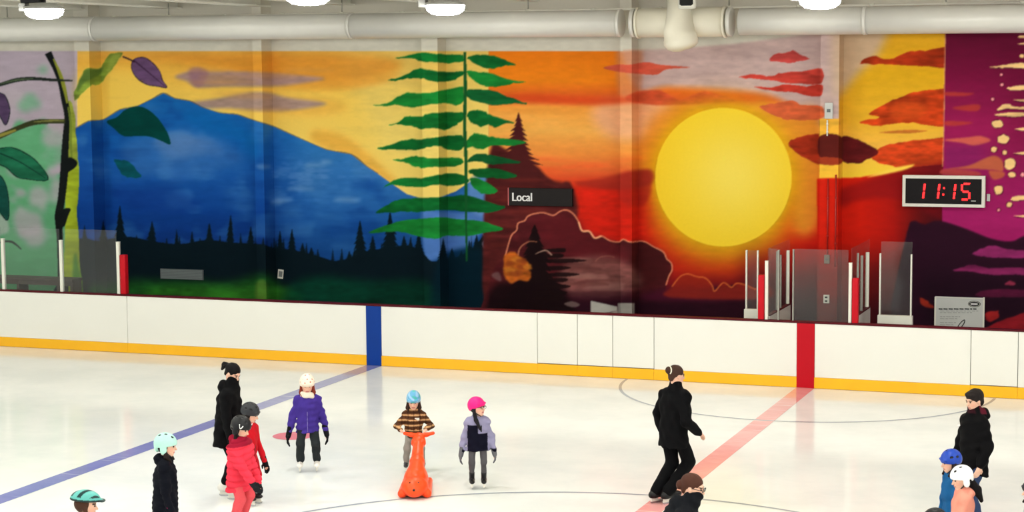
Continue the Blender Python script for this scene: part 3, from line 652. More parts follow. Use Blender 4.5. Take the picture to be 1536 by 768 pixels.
# roof
box('ceiling', -40, 22, -34, 3.2, 7.6, 7.8, M_CEIL); tag(bpy.data.objects['ceiling'], 'white roof deck over the rink', kind='structure')
rafx = [0.5*(a+b) for a, b in PIER_X]; rafx += [rafx[0]-3.1, rafx[-1]+3.1, rafx[-1]+6.2, rafx[0]-6.2]
rafx += [0.5*(rafx[i]+rafx[i+1]) for i in range(4)]
for i, x in enumerate(rafx):
    bm = bmesh.new()
    box_bm(bm, x-0.11, x+0.11, -30, 2.49, 6.50, 6.53); box_bm(bm, x-0.012, x+0.012, -30, 2.49, 6.53, 7.1); box_bm(bm, x-0.11, x+0.11, -30, 2.49, 7.1, 7.13)
    o = link('trim_%d' % (i+1), bm_mesh('rafter', bm), M_STEEL); tag(o, 'white steel roof rafter', kind='structure')
for j, y in enumerate((1.7, -0.6, -3, -6, -9, -12, -16, -20, -24)):
    o = box('trim_%d' % (j+40), -36, 20, y-0.06, y+0.06, 7.135, 7.33, M_STEEL); tag(o, 'white roof purlin', kind='structure')

# ------------------------------------------------------------------ rink boards
boards = empty('rink_boards', (0, 0, 0))
tag(boards, 'white plastic rink boards with yellow kick strip and maroon cap', 'boards')
def bx(u): return wallpt(u, 560-(1210-u)*0.05, 0.0)[0]
BT = 1.075; KZ = 0.185
RH = 0.145
cuts = [-30.0, -22.0, wallpt(-90, 480, 0)[0], wallpt(191, 485, 0)[0], BLX-RH, BLX+RH, wallpt(806, 510, 0)[0], wallpt(866, 510, 0)[0], wallpt(919, 515, 0)[0], wallpt(981, 515, 0)[0], -RH, RH, wallpt(1456, 540, 0)[0], wallpt(1527, 540, 0)[0], 6.0, 9.0, 14.0]
G = 0.005
for a, b in zip(cuts[:-1], cuts[1:]):
    mid = 0.5*(a+b)
    if abs(mid-BLX) < 0.2: box('blue_line_panel', a, b, -0.008, 0.10, 0.004, BT-0.002, M_BLUEB, boards); continue
    if abs(mid) < 0.2: box('red_line_panel', a, b, -0.008, 0.10, 0.004, BT-0.002, M_REDB, boards); continue
    door = b-a < 0.9
    box('gate_panel' if door else 'board_panel', a+G, b-G, 0.0, 0.10, KZ+(0.012 if door else 0.0), BT-0.002, M_BOARD, boards, 0.003)
    box('kick_strip', a+0.001, b-0.001, -0.012, 0.10, 0.004, KZ-0.002, M_KICK, boards, 0.004)
box('board_backing', -30, 14, 0.03, 0.12, 0.01, BT-0.01, M_SEAM, boards)
box('cap_rail', -30, 14, -0.012, 0.13, BT, BT+0.03, M_CAP, boards, 0.008)

# ------------------------------------------------------------------ glass and posts behind the boards
def pane(name, xa, ya, xb, yb, z0, z1, parent=None):
    """upright glass sheet 12 mm thick between two plan points"""
    d = Vector((xb-xa, yb-ya, 0)); n = Vector((-d.y, d.x, 0)).normalized()*0.006
    bm = bmesh.new(); A = Vector((xa, ya, 0)); B = Vector((xb, yb, 0)); P = []
    for z in (z0, z1):
        for q in (A-n, B-n, B+n, A+n): P.append(bm.verts.new((q.x, q.y, z)))
    for f in ((0, 1, 2, 3), (7, 6, 5, 4), (0, 4, 5, 1), (1, 5, 6, 2), (2, 6, 7, 3), (3, 7, 4, 0)): bm.faces.new([P[i] for i in f])
    bmesh.ops.recalc_face_normals(bm, faces=bm.faces)
    return link(name, bm_mesh(name, bm), M_GLASS, parent)
ZC = BT+0.03
def post(xc, y, z1, mat, label, w=0.05, d=0.06, z0=None, group=None):
    z0 = ZC if z0 is None else z0
    t = empty('glass_post', (xc, y, z0)); tag(t, label, 'post', group)
    bm = bmesh.new(); box_bm(bm, -w/2, w/2, -d/2, d/2, 0, z1-z0-0.012, 0.006); link('upright', bm_mesh('upright', bm), mat, t)
    bm = bmesh.new(); box_bm(bm, -w/2-0.003, w/2+0.003, -d/2-0.003, d/2+0.003, z1-z0-0.012, z1-z0, 0.003); link('end_cap', bm_mesh('end_cap', bm), mat, t)
    return t
def pad(xc, y, z1, w, label):
    t = empty('post_pad', (xc, y, ZC)); tag(t, label, 'pad')
    bm = bmesh.new(); box_bm(bm, -w/2, w/2, -0.06, 0.06, 0, z1-ZC, 0.015); o = link('cushion', bm_mesh('cushion', bm), M_PAD, t, True)
    bm = bmesh.new(); box_bm(bm, -0.006, 0.006, 0.06, 0.066, 0.03, z1-ZC-0.05); link('seam_strip', bm_mesh('seam', bm), M_CAP, t)
def zat(u, v, y): return wallpt(u, v, y)[2]
YG_ = 0.06
L3 = [wallpt(u, 400, YG_)[0] for u in (-80, 5.5, 92.5, 178)]
for k, lb in enumerate(('white glass post at the far left edge by the purple and green leaves', 'white glass post in front of the yellow-green painted trunk', 'white glass post beside the red pad at the end of the left glass')):
    post(L3[k+1], YG_, zat(90, 360, YG_), M_POST, lb, 0.06)
for k, lb in enumerate(('glass sheet at the left frame edge', 'glass sheet between the two left white posts', 'glass sheet between trunk post and red pad')):
    o = pane('shield_glass', L3[k]+0.032, YG_, L3[k+1]-0.032, YG_, ZC, zat(120, 344, YG_)); tag(o, lb+', standing on the boards', 'glass', 'shield glass on the boards')
pad(wallpt(184.5, 400, YG_)[0]+0.01, YG_+0.02, zat(185, 382, YG_), 0.115, 'red padded cushion at the end of the left shield glass')

# penalty box glazing
def penalty(uf, vtop, upad, vpad, which, back):
    xf = wallpt(uf, 440, YG_)[0]
    post(xf, YG_, zat(uf, vtop, YG_), M_POST, 'white front post of the %s penalty box partition' % which, 0.052)
    pad(wallpt(upad, 450, YG_-0.02)[0], YG_+0.0, zat(upad, vpad, YG_), 0.1, 'red padded cushion beside the %s penalty box post' % which)
    t = empty('partition', (xf, YG_+0.05, 0)); tag(t, 'receding glass partition of the %s penalty box' % which, 'partition')
    D = 1.72; ztop = zat(uf, 373, YG_)
    def pb(name, y0, y1, z0, z1, mat, w=0.05):
        bm = bmesh.new(); box_bm(bm, -w/2, w/2, y0, y1, z0, z1, 0.004); link(name, bm_mesh(name, bm), mat, t)
    pb('low_wall', 0.08, D, 0.0, ZC+0.04, M_BOARD, 0.06)
    pb('ledge', 0.08, D, ZC+0.04, ZC+0.065, M_CAP, 0.07)
    g = pane('glass_sheet', 0, 0.04, 0, D, ZC+0.065, ztop, t)
    for yy, w, zt, mt in back: pb('mullion', yy, yy+w, ZC+0.065, zt, mt, w)
    return xf
penalty(1150, 391, 1142, 412, 'left', ((0.72, 0.03, zat(1167, 377, 0.8), M_POSTG), (1.0, 0.035, zat(1172, 383, 1.05), M_POSTG), (1.6, 0.05, zat(1184, 376, 1.68), M_POST)))
penalty(1275.5, 394, 1283, 417, 'right', ((0.62, 0.03, zat(1288, 380, 0.7), M_POSTG), (1.0, 0.04, zat(1294, 384, 1.05), M_POSTG), (1.55, 0.055, zat(1304, 379, 1.62), M_POST)))
x0 = wallpt(1153, 440, YG_)[0]; x1 = wallpt(1167, 440, YG_)[0]
o = pane('shield_glass', x0, YG_, x1, YG_, ZC, zat(1160, 373, YG_)); tag(o, 'narrow glass sheet beside the left penalty box post', 'glass', 'shield glass on the boards')
x0 = wallpt(1190, 440, YG_)[0]; x1 = wallpt(1273, 440, YG_)[0]
o = pane('shield_glass', x0+0.015, YG_, x1-0.01, YG_, ZC, zat(1230, 374, YG_)); tag(o, 'wide glass sheet above the red line between two penalty boxes', 'glass', 'shield glass on the boards')
post(x0, YG_, zat(1190, 374, YG_), M_POSTG, 'thin grey post at the left end of the wide middle glass', 0.024)
xw = wallpt(1168, 440, YG_)[0]
post(xw, YG_, zat(1168, 375, YG_), M_POSTG, 'thin grey post closing the narrow glass', 0.024)
def booth(ua, ub, vb, vt, vp, which, y=0.9):
    xa = wallpt(ua, 470, y)[0]; xb = wallpt(ub, 470, y)[0]
    zb = zat(ua, vb, y); zt = zat(ua, vt, y); zp = zat(ua, vp, y)
    t = empty('glazed_screen', (0.5*(xa+xb), y, 0)); tag(t, which, 'screen'); w = xb-xa
    bm = bmesh.new(); box_bm(bm, -w/2, w/2, -0.06, 0.06, 0, zb, 0.008); link('base_panel', bm_mesh('base', bm), M_POST, t)
    pane('glass_sheet', -w/2+0.04, 0, w/2-0.02, 0, zb, zt, t)
    for s in (-1, 1):
        bm = bmesh.new(); box_bm(bm, s*(w/2-0.03)-0.012, s*(w/2-0.03)+0.012, -0.03, 0.03, zb, zp, 0.004); link('upright', bm_mesh('upright', bm), M_POST, t)
booth(1117, 1139, 463, 375, 375, 'small glazed screen with white base left of the left red pad')
booth(1317, 1369, 472, 362, 380, 'glazed screen on a white base right of the penalty boxes')

# bench behind the left glass
bn = empty('bench', (0, 0, 0)); yb = 1.55
xa = wallpt(-40, 420, yb)[0]; xb = wallpt(108, 420, yb)[0]; zt = zat(50, 417, yb)
tag(bn, 'dark brown bench behind the left shield glass', 'bench')
for k in range(3): box('seat_plank', xa, xb, yb+k*0.13, yb+0.115+k*0.13, zt-0.05, zt, M_BENCH, bn, 0.006)
for xx in (wallpt(24, 420, yb)[0], wallpt(84, 420, yb)[0], xb-0.06):
    box('leg', xx, xx+0.05, yb+0.02, yb+0.35, 0.0, zt-0.05, M_BENCH, bn)
box('apron_rail', xa, xb, yb+0.03, yb+0.06, zt-0.14, zt-0.05, M_BENCH, bn)

# ------------------------------------------------------------------ things on the wall
def wbox(name, ua, ub, va, vb, depth, mat, parent=None, y=WALL_Y, bev=0.0, gap=0.002):
    A = wallpt(0.5*(ua+ub), 0.5*(va+vb), y-depth)
    sx = abs(wallpt(ub, va, y-depth)[0]-wallpt(ua, va, y-depth)[0]); sz = abs(wallpt(ua, va, y-depth)[2]-wallpt(ua, vb, y-depth)[2])
    bm = bmesh.new(); box_bm(bm, A[0]-sx/2, A[0]+sx/2, y-depth-gap, y-gap, A[2]-sz/2, A[2]+sz/2, bev)
    return link(name, bm_mesh(name, bm), mat, parent), A, sx, sz
def text_mesh(name, s, size, mat, parent, loc, depth=0.004, sx=1.0):
    c = bpy.data.curves.new(name, 'FONT'); c.body = s; c.size = size; c.extrude = depth; c.align_x = 'LEFT'
    t = bpy.data.objects.new('tmp', c); col.objects.link(t)
    dg = bpy.context.evaluated_depsgraph_get(); me = bpy.data.meshes.new_from_object(t.evaluated_get(dg))
    bpy.data.objects.remove(t); me.materials.clear()
    o = link(name, me, mat, parent); o.location = loc; o.rotation_euler = (math.pi/2, 0, 0); o.scale = (sx, 1, 1)
    return o
# name board
sg = empty('name_board', (0, 0, 0)); tag(sg, 'charcoal board lettered Local hanging on the mural', 'sign')
o, A, sx, sz = wbox('panel', 762.5, 858, 282.5, 309, 0.07, M_SIGNB, sg, bev=0.006)
y0 = WALL_Y-0.07-0.002
bm = bmesh.new(); box_bm(bm, A[0]-sx/2-0.012, A[0]-sx/2+0.006, y0-0.006, y0+0.05, A[2]-sz/2, A[2]+sz/2); link('edge_strip', bm_mesh('e', bm), M_PINKE, sg)
to = text_mesh('lettering', 'Local', 0.225, M_TEXTW, sg, (A[0]-sx/2+0.06, y0-0.004, A[2]-0.078), sx=0.86)
to2 = to.copy(); to2.name = 'lettering_weight'; col.objects.link(to2); to2.location.x += 0.011; to2.location.y -= 0.0005
# clock
ck = empty('digital_clock', (0, 0, 0)); tag(ck, 'white framed digital clock showing 11:15 in red', 'clock')
o, A, sx, sz = wbox('housing', 1353, 1477, 263.5, 310.5, 0.12, M_WHITE, ck, bev=0.008)
y0 = WALL_Y-0.122; fw = 0.055
bm = bmesh.new(); box_bm(bm, A[0]-sx/2+fw, A[0]+sx/2-fw, y0-0.004, y0+0.01, A[2]-sz/2+fw, A[2]+sz/2-fw); link('face', bm_mesh('face', bm), pmat('clock_face', (14, 8, 10), 0.4, spec=0.15), ck)
zc = A[2]+0.0; hh = 0.135; ww = 0.125; st = 0.034
SEG = {'1': 'bc', '5': 'afgcd'}
def digit(ch, x):
    bm = bmesh.new(); y1 = y0-0.009; y2 = y0-0.004; k = 0.10
    def seg(s):
        v = dict(a=(0, hh, 1), g=(0, 0, 1), d=(0, -hh, 1), f=(-ww/2, hh/2, 0), b=(ww/2, hh/2, 0), e=(-ww/2, -hh/2, 0), c=(ww/2, -hh/2, 0))[s]
        if v[2]: h_ = (ww/2-0.014, st/2)
        else: h_ = (st/2, hh/2-0.012)
        sh = k*v[1]
        if v[2]: box_bm(bm, x+v[0]+sh-h_[0], x+v[0]+sh+h_[0], y1, y2, zc+v[1]-h_[1], zc+v[1]+h_[1], 0.002)
        else:
            n = len(bm.verts); box_bm(bm, x+v[0]-h_[0], x+v[0]+h_[0], y1, y2, zc+v[1]-h_[1], zc+v[1]+h_[1])
            bm.verts.ensure_lookup_table()
            for q in bm.verts[n:]: q.co.x += k*(q.co.z-zc)
    for s in SEG[ch]: seg(s)
    link('digit', bm_mesh('digit', bm), M_LED, ck)
def dx(u): return wallpt(u, 288, y0)[0]
digit('1', dx(1386)-ww/2); digit('1', dx(1408)-ww/2); digit('1', dx(1432)-ww/2); digit('5', dx(1448.5))
for s in (0.055, -0.055):
    bm = bmesh.new(); box_bm(bm, dx(1415.5)-0.014+s*0.1, dx(1415.5)+0.014+s*0.1, y0-0.009, y0-0.004, zc+s-0.016, zc+s+0.016, 0.003); link('colon_dot', bm_mesh('dot', bm), M_LED, ck)
bm = bmesh.new(); box_bm(bm, dx(1457), dx(1464), y0-0.006, y0-0.004, zc-0.165, zc-0.15); link('maker_mark', bm_mesh('mark', bm), M_PLAQ, ck)
hk = tag(wbox('cable_hook', 1480, 1485, 291, 302, 0.03, M_PLAQ, None, bev=0.008)[0], 'small pale cable bracket at the right of the clock', 'bracket')
# plaque
pq = empty('sponsor_plaque', (0, 0, 0)); tag(pq, 'pale grey notice board with black oval emblem low on the wall', 'sign')
o, A, sx, sz = wbox('panel', 1402, 1476, 446, 512, 0.04, M_PLAQ, pq, bev=0.004)
y0 = WALL_Y-0.042
def pbx(name, ua, ub, va, vb, mat, dy=0.003):
    a = wallpt(ua, va, y0); b = wallpt(ub, vb, y0)
    bm = bmesh.new(); box_bm(bm, a[0], b[0], y0-dy, y0, b[2], a[2]); link(name, bm_mesh(name, bm), mat, pq)
for f in ((1402, 1476, 446, 447.6), (1402, 1403.4, 446, 512), (1474.6, 1476, 446, 512)): pbx('frame_strip', *f, M_WHITE, 0.008)
c = wallpt(1461.5, 456, y0)
def oval(name, cx, cz, rx, rz, mat, dy):
    bm = bmesh.new(); bmesh.ops.create_circle(bm, cap_ends=True, segments=32, radius=1.0)
    for v in bm.verts: v.co = Vector((cx+v.co.x*rx, y0-dy, cz+v.co.y*rz))
    r = bmesh.ops.extrude_face_region(bm, geom=list(bm.faces)); 
    for v in [g for g in r['geom'] if isinstance(g, bmesh.types.BMVert)]: v.co.y += dy*0.8
    bmesh.ops.recalc_face_normals(bm, faces=bm.faces); return link(name, bm_mesh(name, bm), mat, pq)
oval('emblem', c[0], c[2], 0.108, 0.056, M_INK, 0.004); oval('emblem_rim', c[0], c[2], 0.098, 0.047, M_WHITE, 0.0045); oval('emblem_core', c[0], c[2], 0.092, 0.042, M_INK, 0.005)
x = c[0]-0.06
for k, w in enumerate((0.008, 0.016, 0.016, 0.016, 0.016, 0.012)):
    bm = bmesh.new(); box_bm(bm, x, x+w, y0-0.0075, y0-0.005, c[2]-0.014, c[2]+0.014); link('emblem_mark', bm_mesh('mark', bm), M_TEXTW, pq); x += w+0.006
random.seed(5)
def line_of_words(ua, ub, v, h, mat):
    u = ua
    while u < ub:
        w = random.uniform(3, 7.5); pbx('printed_word', u, min(u+w, ub), v-h/2, v+h/2, mat, 0.0025); u += w+1.3
line_of_words(1408, 1466, 463.5, 2.2, M_INK)
for v, b in ((466.5, 1468), (469, 1458), (475, 1440), (478, 1436), (484, 1434), (487, 1430)): line_of_words(1410, b, v, 0.9, M_INKG)
def pstroke(pts, r):
    tube('drawn_loop', [tuple(wallpt(u, v, y0-0.004)) for u, v in pts], r, M_INK, pq, 6)
pstroke([tuple(q) for q in smooth_pts([(1435, 494), (1438, 488), (1443, 482), (1447, 480), (1446, 485), (1441, 492), (1437, 498), (1446, 493), (1456, 491.5), (1466, 494)], 5, False)], 0.008)
# grille, card, sockets
vg = empty('vent_grille', (0, 0, 0)); tag(vg, 'grey wall grille on the dark painted trees at left', 'vent')
o, A, sx, sz = wbox('frame', 240.5, 304.5, 404, 419, 0.03, M_GREYV, vg)
for k in range(6):
    bm = bmesh.new(); z = A[2]-sz/2+sz*(k+0.7)/6.6; box_bm(bm, A[0]-sx/2+0.02, A[0]+sx/2-0.02, WALL_Y-0.04, WALL_Y-0.03, z-0.008, z+0.006); link('slat', bm_mesh('slat', bm), pmat('grille_slat', (116, 124, 124), 0.5) if k == 0 else bpy.data.materials['grille_slat'], vg)
nt_ = empty('notice_card', (0, 0, 0)); tag(nt_, 'small white card tilted on the wall above the lawn', 'card')
A = wallpt(421, 411, WALL_Y-0.01)
bm = bmesh.new(); box_bm(bm, -0.06, 0.06, -0.006, 0.0, -0.09, 0.09); o = link('sheet', bm_mesh('sheet', bm), M_WHITE, nt_); o.location = tuple(A); o.rotation_euler = (0, math.radians(6), 0)
bm = bmesh.new(); box_bm(bm, -0.04, 0.04, -0.009, -0.006, -0.055, 0.055); o2 = link('print', bm_mesh('print', bm), M_INKG, nt_); o2.location = tuple(A); o2.rotation_euler = (0, math.radians(6), 0)
def fitting(name, u0, u1, v0, v1, y, label, cat, mat, slots):
    t = empty(name, (0, 0, 0)); tag(t, label, cat)
    o, A, sx, sz = wbox('cover', u0, u1, v0, v1, 0.05, mat, t, y, 0.006)
    for k in range(slots):
        z = A[2]+(k-(slots-1)/2)*sz*0.45; bm = bmesh.new(); box_bm(bm, A[0]-sx*0.22, A[0]+sx*0.22, y-0.06, y-0.05, z-sz*0.1, z+sz*0.1); link('insert', bm_mesh('insert', bm), M_DARK if slots > 1 else M_GREYV, t)
fitting('intercom_box', 1236, 1244, 382.5, 395.5, PIER_Y, 'grey call box on the red pier behind the middle glass', 'box', pmat('callbox', (128, 112, 100), 0.5), 1)
fitting('wall_socket', 1235, 1243.5, 442.5, 455, PIER_Y, 'white double socket low on the red pier', 'socket', M_WHITE, 2)
fitting('junction_box', 1237, 1249, 154, 178, PIER_Y, 'pale junction box high on the lilac pier', 'box', M_PLAQ, 1)
for k, (u, va, vb, lab, mt) in enumerate(((1241, 180, 204, 'short pale conduit under the junction box', M_STEEL), (1242, 268, 383, 'red painted conduit down the pier to the call box', M_REDC), (1254, 262, 400, 'red painted conduit along the right edge of the pier', M_REDC))):
    a = wallpt(u, va, PIER_Y-0.02); b = wallpt(u, vb, PIER_Y-0.02); b[0] = a[0]
    cdt = empty('conduit', tuple(b)); tag(cdt, lab, 'pipe')
    tube('run', [(0, 0, 0), (0, 0, a[2]-b[2])], 0.014, mt, cdt, 8)
    for f in (0.25, 0.75): tube('clip', [(0, 0, (a[2]-b[2])*f-0.015), (0, 0, (a[2]-b[2])*f+0.015)], 0.019, mt, cdt, 8)

# ------------------------------------------------------------------ duct, fitting, conduit, lamps
dy = 1.55
za = 0.5*(zat(0, 28, dy)+zat(0, 62, dy)); zb = 0.5*(zat(1536, 6, dy)+zat(1536, 50, dy))
xA, xB = wallpt(0, 45, dy)[0], wallpt(1536, 28, dy)[0]
def dz(x): return za+(zb-za)*(x-xA)/(xB-xA)
DR = 0.232
duct = empty('ventilation_duct', (0, 0, 0)); tag(duct, 'long round white air duct running along the top of the wall', 'duct')
js = [wallpt(u, 40, dy)[0] for u in (-240, 143, 528, 930)]; js2 = [wallpt(u, 40, dy)[0] for u in (1110, 1298, 1700)]
for seq in (js, js2):
    for a, b in zip(seq[:-1], seq[1:]):
        tube('duct_section', [(a+0.004, dy, dz(a)), (b-0.004, dy, dz(b))], DR, M_DUCT, duct, 40)
        tube('joint_band', [(b-0.03, dy, dz(b)), (b+0.03, dy, dz(b))], DR+0.012, M_DUCT, duct, 40)
un = empty('air_handling_fitting', (0, 0, 0)); tag(un, 'cream tee fitting hanging down from the duct with a black opening', 'duct fitting')
xs = [wallpt(u, 35, dy)[0] for u in (958, 1088)]; xc0 = wallpt(1020, 35, dy)[0]
tube('sleeve', [(xs[0], dy, dz(xs[0])), (xs[1], dy, dz(xs[1]))], DR+0.022, M_CREAM, un, 40)
for a in xs: tube('sleeve_rim', [(a-0.02, dy, dz(a)), (a+0.02, dy, dz(a))], DR+0.04, M_CREAM, un, 40)
tube('clamp_band', [(xs[1]+0.05, dy, dz(xs[1])), (xs[1]+0.12, dy, dz(xs[1]))], DR+0.018, M_DUCT, un, 40)
tube('clamp_band', [(xs[0]-0.12, dy, dz(xs[0])), (xs[0]-0.05, dy, dz(xs[0]))], DR+0.018, M_DUCT, un, 40)
yc = dy-0.32; xc = wallpt(1019, 35, yc)[0]; zbot = zat(1020, 76, yc)
prof = [(zbot, 0.05, 0.05), (zbot+0.012, 0.16, 0.045), (zbot+0.05, 0.245, 0.04), (zbot+0.11, 0.295, 0.03), (zbot+0.17, 0.30, 0.03), (zbot+0.24, 0.285, 0.02), (zbot+0.34, 0.272, 0.0), (zbot+1.3, 0.272, 0)]
tube('drop_pipe', [(xc+p[2], yc, p[0]) for p in prof], [p[1] for p in prof], M_CREAM, un, 40)
ho = wallpt(1030, 2, yc-0.27)
bm = bmesh.new(); box_bm(bm, -0.155, 0.155, -0.03, 0.10, -0.13, 0.20, 0.05); o = link('opening_rim', bm_mesh('rim', bm), M_WHITE, un, True); o.location = tuple(ho)
bm = bmesh.new(); box_bm(bm, -0.13, 0.13, -0.036, 0.06, -0.10, 0.17, 0.045); o = link('opening', bm_mesh('opening', bm), M_BLACK, un, True); o.location = tuple(ho)
cn = empty('cable_conduit', (0, 0, 0)); tag(cn, 'thin white conduit with couplings above the duct', 'pipe')
cy_ = 1.9; zc1 = zat(300, 24, cy_); zc2 = zat(1300, 8, cy_); xc1, xc2 = wallpt(300, 24, cy_)[0], wallpt(1300, 8, cy_)[0]
def cz(x): return zc1+(zc2-zc1)*(x-xc1)/(xc2-xc1)
xs_ = np.arange(-21, 7, 0.62)
tube('run', [(xs_[0], cy_, cz(xs_[0])), (xs_[-1], cy_, cz(xs_[-1]))], 0.022, M_STEEL, cn, 10)
for k, x in enumerate(xs_[1:-1]):
    if k % 2 == 0: tube('coupling', [(x-0.04, cy_, cz(x)), (x+0.04, cy_, cz(x))], 0.034, M_POST, cn, 10)
    if k % 6 == 0: tube('hanger_rod', [(x, cy_, cz(x)+0.02), (x, cy_, 6.6)], 0.012, M_POSTG, cn, 6)
# lamps
def make_lamp():
    t = empty('high_bay_lamp', (0, 0, 0))
    def prof_part(name, prof, mat, seg=32):
        bm = bmesh.new(); tube_bm(bm, [(0, 0, p[0]) for p in prof], [p[1] for p in prof], seg); bmesh.ops.recalc_face_normals(bm, faces=bm.faces)
        o = link(name, bm_mesh(name, bm), mat, t); o.data.polygons.foreach_set('use_smooth', [len(p.vertices) == 4 for p in o.data.polygons]); return o
    prof_part('lens', [(-0.15, 0.02), (-0.146, 0.12), (-0.125, 0.21), (-0.08, 0.27), (-0.03, 0.29), (0.0, 0.29)], M_LENS)
    h = prof_part('housing', [(0.002, 0.305), (0.04, 0.30), (0.06, 0.22), (0.09, 0.20), (0.10, 0.10)], M_HOUS)
    bm = bmesh.new(); box_bm(bm, -0.36, -0.02, -0.09, 0.09, 0.10, 0.17, 0.01); link('driver_box', bm_mesh('driver', bm), M_DARK, t)
    bm = bmesh.new(); box_bm(bm, -0.42, -0.30, -0.06, 0.06, -0.02, 0.10, 0.01); link('sensor_box', bm_mesh('sensor', bm), M_HOUS, t)
    bm = bmesh.new(); tube_bm(bm, [(0, 0, 0.1), (0, 0, 0.45)], 0.014, 8); link('hanger', bm_mesh('hanger', bm), M_DARK, t)
    return t
lamp = make_lamp(); first = True
LZ = 6.22
def lamp_at(x, y, label):
    global first
    if first: o = lamp; first = False
    else:
        o = lamp.copy(); col.objects.link(o)
        for ch in lamp.children:
            c = ch.copy(); col.objects.link(c); c.parent = o
    o.location = (x, y, LZ); tag(o, label, 'lamp', 'high bay lamps over the ice')
for (u, v, lb) in ((66, 14, 'glowing high bay lamp at the upper left corner'), (668, 8, 'glowing high bay lamp above the leafy conifer'), (1230, -2, 'glowing high bay lamp above the lilac pier'), (462, -10, 'high bay lamp cut by the top edge above the mountain')):
    p = ground(u, v, LZ); lamp_at(p[0], p[1], lb)
p0 = ground(68, 19, LZ); p1 = ground(1230, -2, LZ)
for y in (-12.2, -16.2, -20.2, -24.2):
    for x in np.arange(-19.9, 17, 5.9): lamp_at(x, y, 'high bay lamp hanging over the ice outside the picture')
for x in (p0[0]-6, p1[0]+6, p1[0]+12): lamp_at(x, p1[1], 'high bay lamp hanging over the ice outside the picture')

# ------------------------------------------------------------------ figures: smooth implicit bodies turned into meshes
def rotm(yaw=0.0, pitch=0.0, roll=0.0):
    """yaw + turns to the figure's left, pitch + looks up (degrees)"""
    y, p, r = (math.radians(a) for a in (yaw, pitch, roll))
    return np.array(Matrix.Rotation(y, 3, 'Z') @ Matrix.Rotation(p, 3, 'X') @ Matrix.Rotation(r, 3, 'Y'))
class Cone:
    def __init__(s, a, b, ra, rb, flat=(1, 1), k=0.02, op='u', R=None):
        s.a, s.b, s.ra, s.rb, s.flat, s.k, s.op = np.array(a, float), np.array(b, float), ra, rb, flat, k, op
    def bounds(s):
        r = max(s.ra, s.rb)*max(1, *s.flat); return np.minimum(s.a, s.b)-r, np.maximum(s.a, s.b)+r
    def d(s, P):
        f = np.array([s.flat[0], s.flat[1], 1.0]); ab = s.b-s.a
        t = np.clip(((P-s.a)@ab)/max(ab@ab, 1e-12), 0, 1)
        q = (P-(s.a+t[..., None]*ab))/f
        return (np.sqrt((q*q).sum(-1))-(s.ra+(s.rb-s.ra)*t))*min(s.flat[0], s.flat[1], 1.0)
class Ell:
    def __init__(s, c, r, R=None, k=0.02, op='u'):
        s.c, s.r, s.R, s.k, s.op = np.array(c, float), np.array(r, float), R, k, op
    def bounds(s):
        m = s.r.max(); return s.c-m, s.c+m
    def d(s, P):
        q = P-s.c
        if s.R is not None: q = q@s.R
        a = np.sqrt(((q/s.r)**2).sum(-1)); b = np.sqrt(((q/s.r**2)**2).sum(-1))+1e-9
        return a*(a-1)/b
class Half:
    """cut: keep the side opposite the normal"""
    def __init__(s, c, n, k=0.006): s.c, s.n, s.k, s.op = np.array(c, float), np.array(n, float)/np.linalg.norm(n), k, 'i'
    def bounds(s): return None
    def d(s, P): return (P-s.c)@s.n
def smin(a, b, k):
    h = np.clip(0.5+0.5*(b-a)/k, 0, 1); return b*(1-h)+a*h-k*h*(1-h)
def field(prims, h, disp=None):
    us = [p for p in prims if p.op == 'u']
    lo = np.min([p.bounds()[0] for p in us], 0)-3*h; hi = np.max([p.bounds()[1] for p in us], 0)+3*h
    n = np.ceil((hi-lo)/h).astype(int)+1
    ax = [lo[i]+h*np.arange(n[i]) for i in range(3)]
    D = np.full(tuple(n), 0.5, np.float64)
    for p in prims:
        b = p.bounds()
        if b is None: sl = (slice(None),)*3
        else:
            m = 3*h+p.k*1.2
            i0 = np.clip(((b[0]-m-lo)/h).astype(int), 0, n-1); i1 = np.clip(np.ceil((b[1]+m-lo)/h).astype(int)+1, 1, n)
            if (i1 <= i0).any(): continue
            sl = tuple(slice(i0[i], i1[i]) for i in range(3))
        G = np.stack(np.meshgrid(*[ax[i][sl[i]] for i in range(3)], indexing='ij'), -1)
        d = p.d(G)
        if p.op == 'u': D[sl] = smin(D[sl], d, p.k)
        elif p.op == 's': D[sl] = -smin(-D[sl], d, p.k)
        else: D[sl] = -smin(-D[sl], -d, p.k)
    if disp is not None:
        G = np.stack(np.meshgrid(*ax, indexing='ij'), -1)
        near = np.abs(D) < 6*h
        D[near] += disp(G[near])
    return D, lo
CORN = np.array([(i, j, k) for i in (0, 1) for j in (0, 1) for k in (0, 1)])
EDG = [(a, b) for a in range(8) for b in range(a+1, 8) if np.abs(CORN[a]-CORN[b]).sum() == 1]
